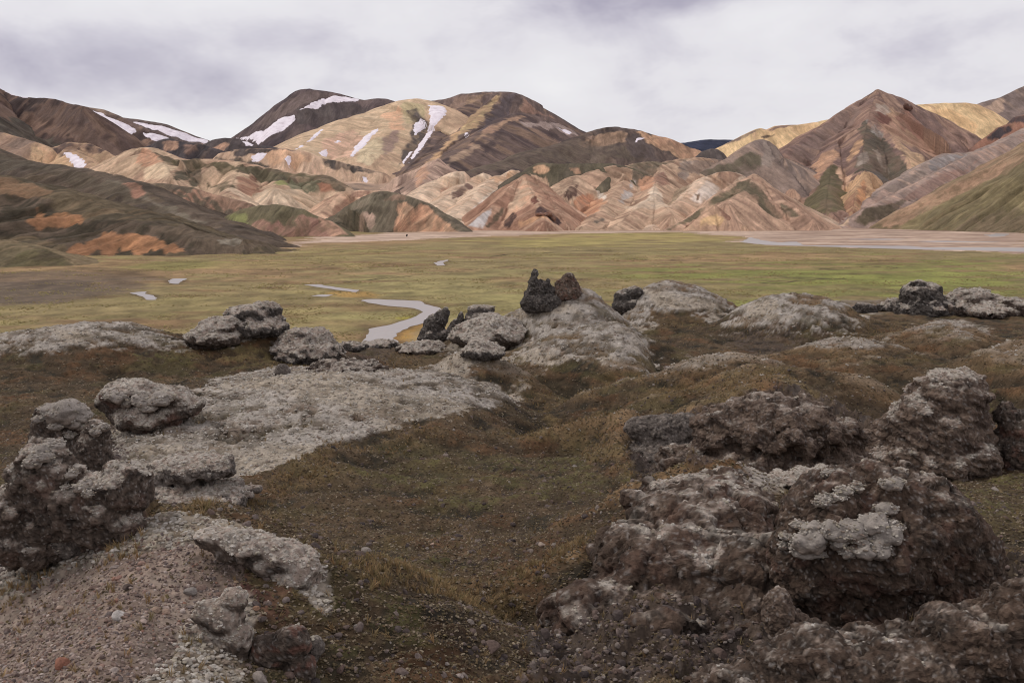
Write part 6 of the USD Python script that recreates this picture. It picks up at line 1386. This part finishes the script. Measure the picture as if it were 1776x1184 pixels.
s = RG.uniform(0.010, 0.030, ok.sum()) * np.exp(RG.normal(0, 0.5, ok.sum())) * (0.7 + 0.02 * y[ok])
scatter("lava_rubble", "small lava fragments littering the rocky ground", "rubble", [stone(k + 60) for k in range(5)], MAT_DARKSTONE, P[ok], s, 0.5)

# tussocks that give the meadow its grain
MAT_TUSSOCK = varied("meadow_tussock", [gl(158, 142, 92), gl(138, 132, 76), gl(172, 146, 104), gl(124, 122, 66), gl(148, 134, 84), gl(134, 114, 78), gl(140, 138, 74)], 2.0)
ty = np.exp(RG.uniform(math.log(150), math.log(620), 70000)); tx = ty * RG.uniform(-0.54, 0.54, 70000)
tn = fb(tx / 17, ty / 17, 3, 551) + 0.5 * fb(tx / 60, ty / 50, 3, 553)
okm = tn + RG.normal(0, 0.3, len(tn)) > 0.0
for qd, _ in STREAMS: okm &= signed(qd, tx, ty) < -0.8
okm &= signed(gp, tx, ty) < -6
scatter("meadow_tussocks", "low olive and straw grass tussocks of the meadow", "grass", [clump(k + 30) for k in range(4)], MAT_TUSSOCK, np.column_stack([tx, ty, 0 * tx + 0.02])[okm], RG.uniform(0.10, 0.32, okm.sum()) * (0.6 + ty[okm] / 500), 0.1)

# single stones one can tell apart on the gravel mound
big = [(207, 1072, 13, "pale moss-crusted stone, the whitest on the gravel mound", (170, 162, 156)), (108, 1158, 16, "flat rust-red slab of stone low on the gravel mound", (136, 92, 74)), (105, 1058, 8, "squarish buff stone at the left of the gravel mound", (158, 136, 120)),
       (145, 1080, 6, "small buff stone left of the whitest stone", (150, 130, 116)), (272, 1062, 10, "buff block right of the whitest stone", (156, 132, 114)), (288, 1064, 8, "smaller buff block beside the buff block", (150, 126, 110)),
       (222, 1022, 10, "dark clod above the whitest stone", (92, 78, 72)), (60, 1022, 10, "dark clod at the upper left rim of the gravel mound", (88, 76, 72)), (330, 1030, 12, "grey moss-tinted stone at the right edge of the gravel", (128, 120, 114)),
       (205, 1005, 8, "reddish stone near the crest of the gravel mound", (132, 100, 88)), (422, 1035, 7, "pale pebble in the red scoria hollow", (178, 150, 122)), (410, 1010, 5, "small pale pebble above the other in the scoria hollow", (172, 146, 120)), (445, 1060, 7, "brown stone at the bottom of the scoria hollow", (128, 98, 78))]
def lone(name, px, py, r, label, col, cat, group=None, lift=0.35):
    X0, Y0 = on_fg(px, py); rr = r * Y0 / F
    v, f = stone(int(px * 7 + py), 2, 0.8)
    v = v * rr + 0.10 * rr * np.stack([n3(v, 0.4, 61, 3)] * 3, 1) * v
    z = fg_height(np.array([X0]), np.array([Y0]))[0] + CAM_Z
    c = ground_lin(col, 0.9) * (1 + 0.25 * n3(v / rr, 0.4, 63, 3))[:, None]
    tag(put(name, (v + [X0, Y0, z + rr * lift], f), MAT_ROCK, c), label, cat, group)
for px, py, r, lab, col in big: lone("stone", px, py, r, lab, col, "stone")
for px, py, r, lab, col in [(750, 945, 5, "small pale stone alone in the middle of the brown basin", (158, 132, 116)), (797, 1176, 9, "pale stone at the bottom edge near the middle", (150, 136, 128)), (775, 1156, 5, "small pale stone left of the one at the bottom edge", (146, 134, 126)),
                            (1210, 1032, 6, "white stone on the dark rock face left of the boulder", (196, 190, 184)), (1190, 984, 6, "orange-red stone on the near ridge", (170, 108, 86)), (940, 948, 7, "pale stone on the grassy saddle", (160, 142, 128)), (620, 1090, 8, "grey stone in the dark hollow right of the gravel mound", (112, 104, 98)),
                            (280, 470, 0, "", None)]:
    if col: lone("stone", px, py, r, lab, col, "stone")
protos = {}
gx, gy, gP = spots(2600, 6.2, 10.2, 1)
gw = look(GRAV, gx, gy) > 0.55
gP = gP[gw][:230]
UsdGeom.Scope.Define(stage, "/World/Kinds")
cls = []
for k in range(6):
    c = stage.CreateClassPrim(f"/World/Kinds/stone_kind_{k + 1:03d}") if False else None
first = None
for k, p in enumerate(gP):
    rr = 0.020 * math.exp(RG.normal(0, 0.30))
    x = UsdGeom.Xform.Define(stage, path_for("loose_stone"))
    kind_ = k % 6
    if kind_ not in protos:
        usdkit.mesh(stage, f"{x.GetPath()}/stone_body", stone(90 + kind_, 1, 0.8), MAT_STONE, smooth=40)
        protos[kind_] = x.GetPath()
    else:
        x.GetPrim().GetReferences().AddInternalReference(protos[kind_]); x.GetPrim().SetInstanceable(True)
    x.ClearXformOpOrder()
    x.AddTranslateOp().Set(Gf.Vec3d(float(p[0]), float(p[1]), float(p[2]) + rr * 0.3)); x.AddRotateXYZOp().Set(Gf.Vec3f(*map(float, RG.uniform(-40, 40, 3) + [0, 0, RG.uniform(0, 360)]))); x.AddScaleOp().Set(Gf.Vec3f(rr, rr, rr))
    tag(x.GetPrim(), "loose buff or grey stone among the gravel of the near mound", "stone", "loose stones on the gravel mound")
stage.RemovePrim("/World/Kinds")
# a small dark boulder out on the gravel plain
bx = on_floor(706, 410.5)
v, f = stone(5, 2, 1.2)
tag(put("boulder", (v * [0.9, 0.9, 1.5] + [bx[0], bx[1], 1.0], f), MAT_ROCK, np.tile(ground_lin((50, 44, 42)), (len(v), 1))), "tiny dark upright boulder alone on the gravel plain", "boulder")

print("triangles", sum(len(UsdGeom.Mesh(p).GetFaceVertexCountsAttr().Get()) for p in stage.Traverse() if p.IsA(UsdGeom.Mesh)))
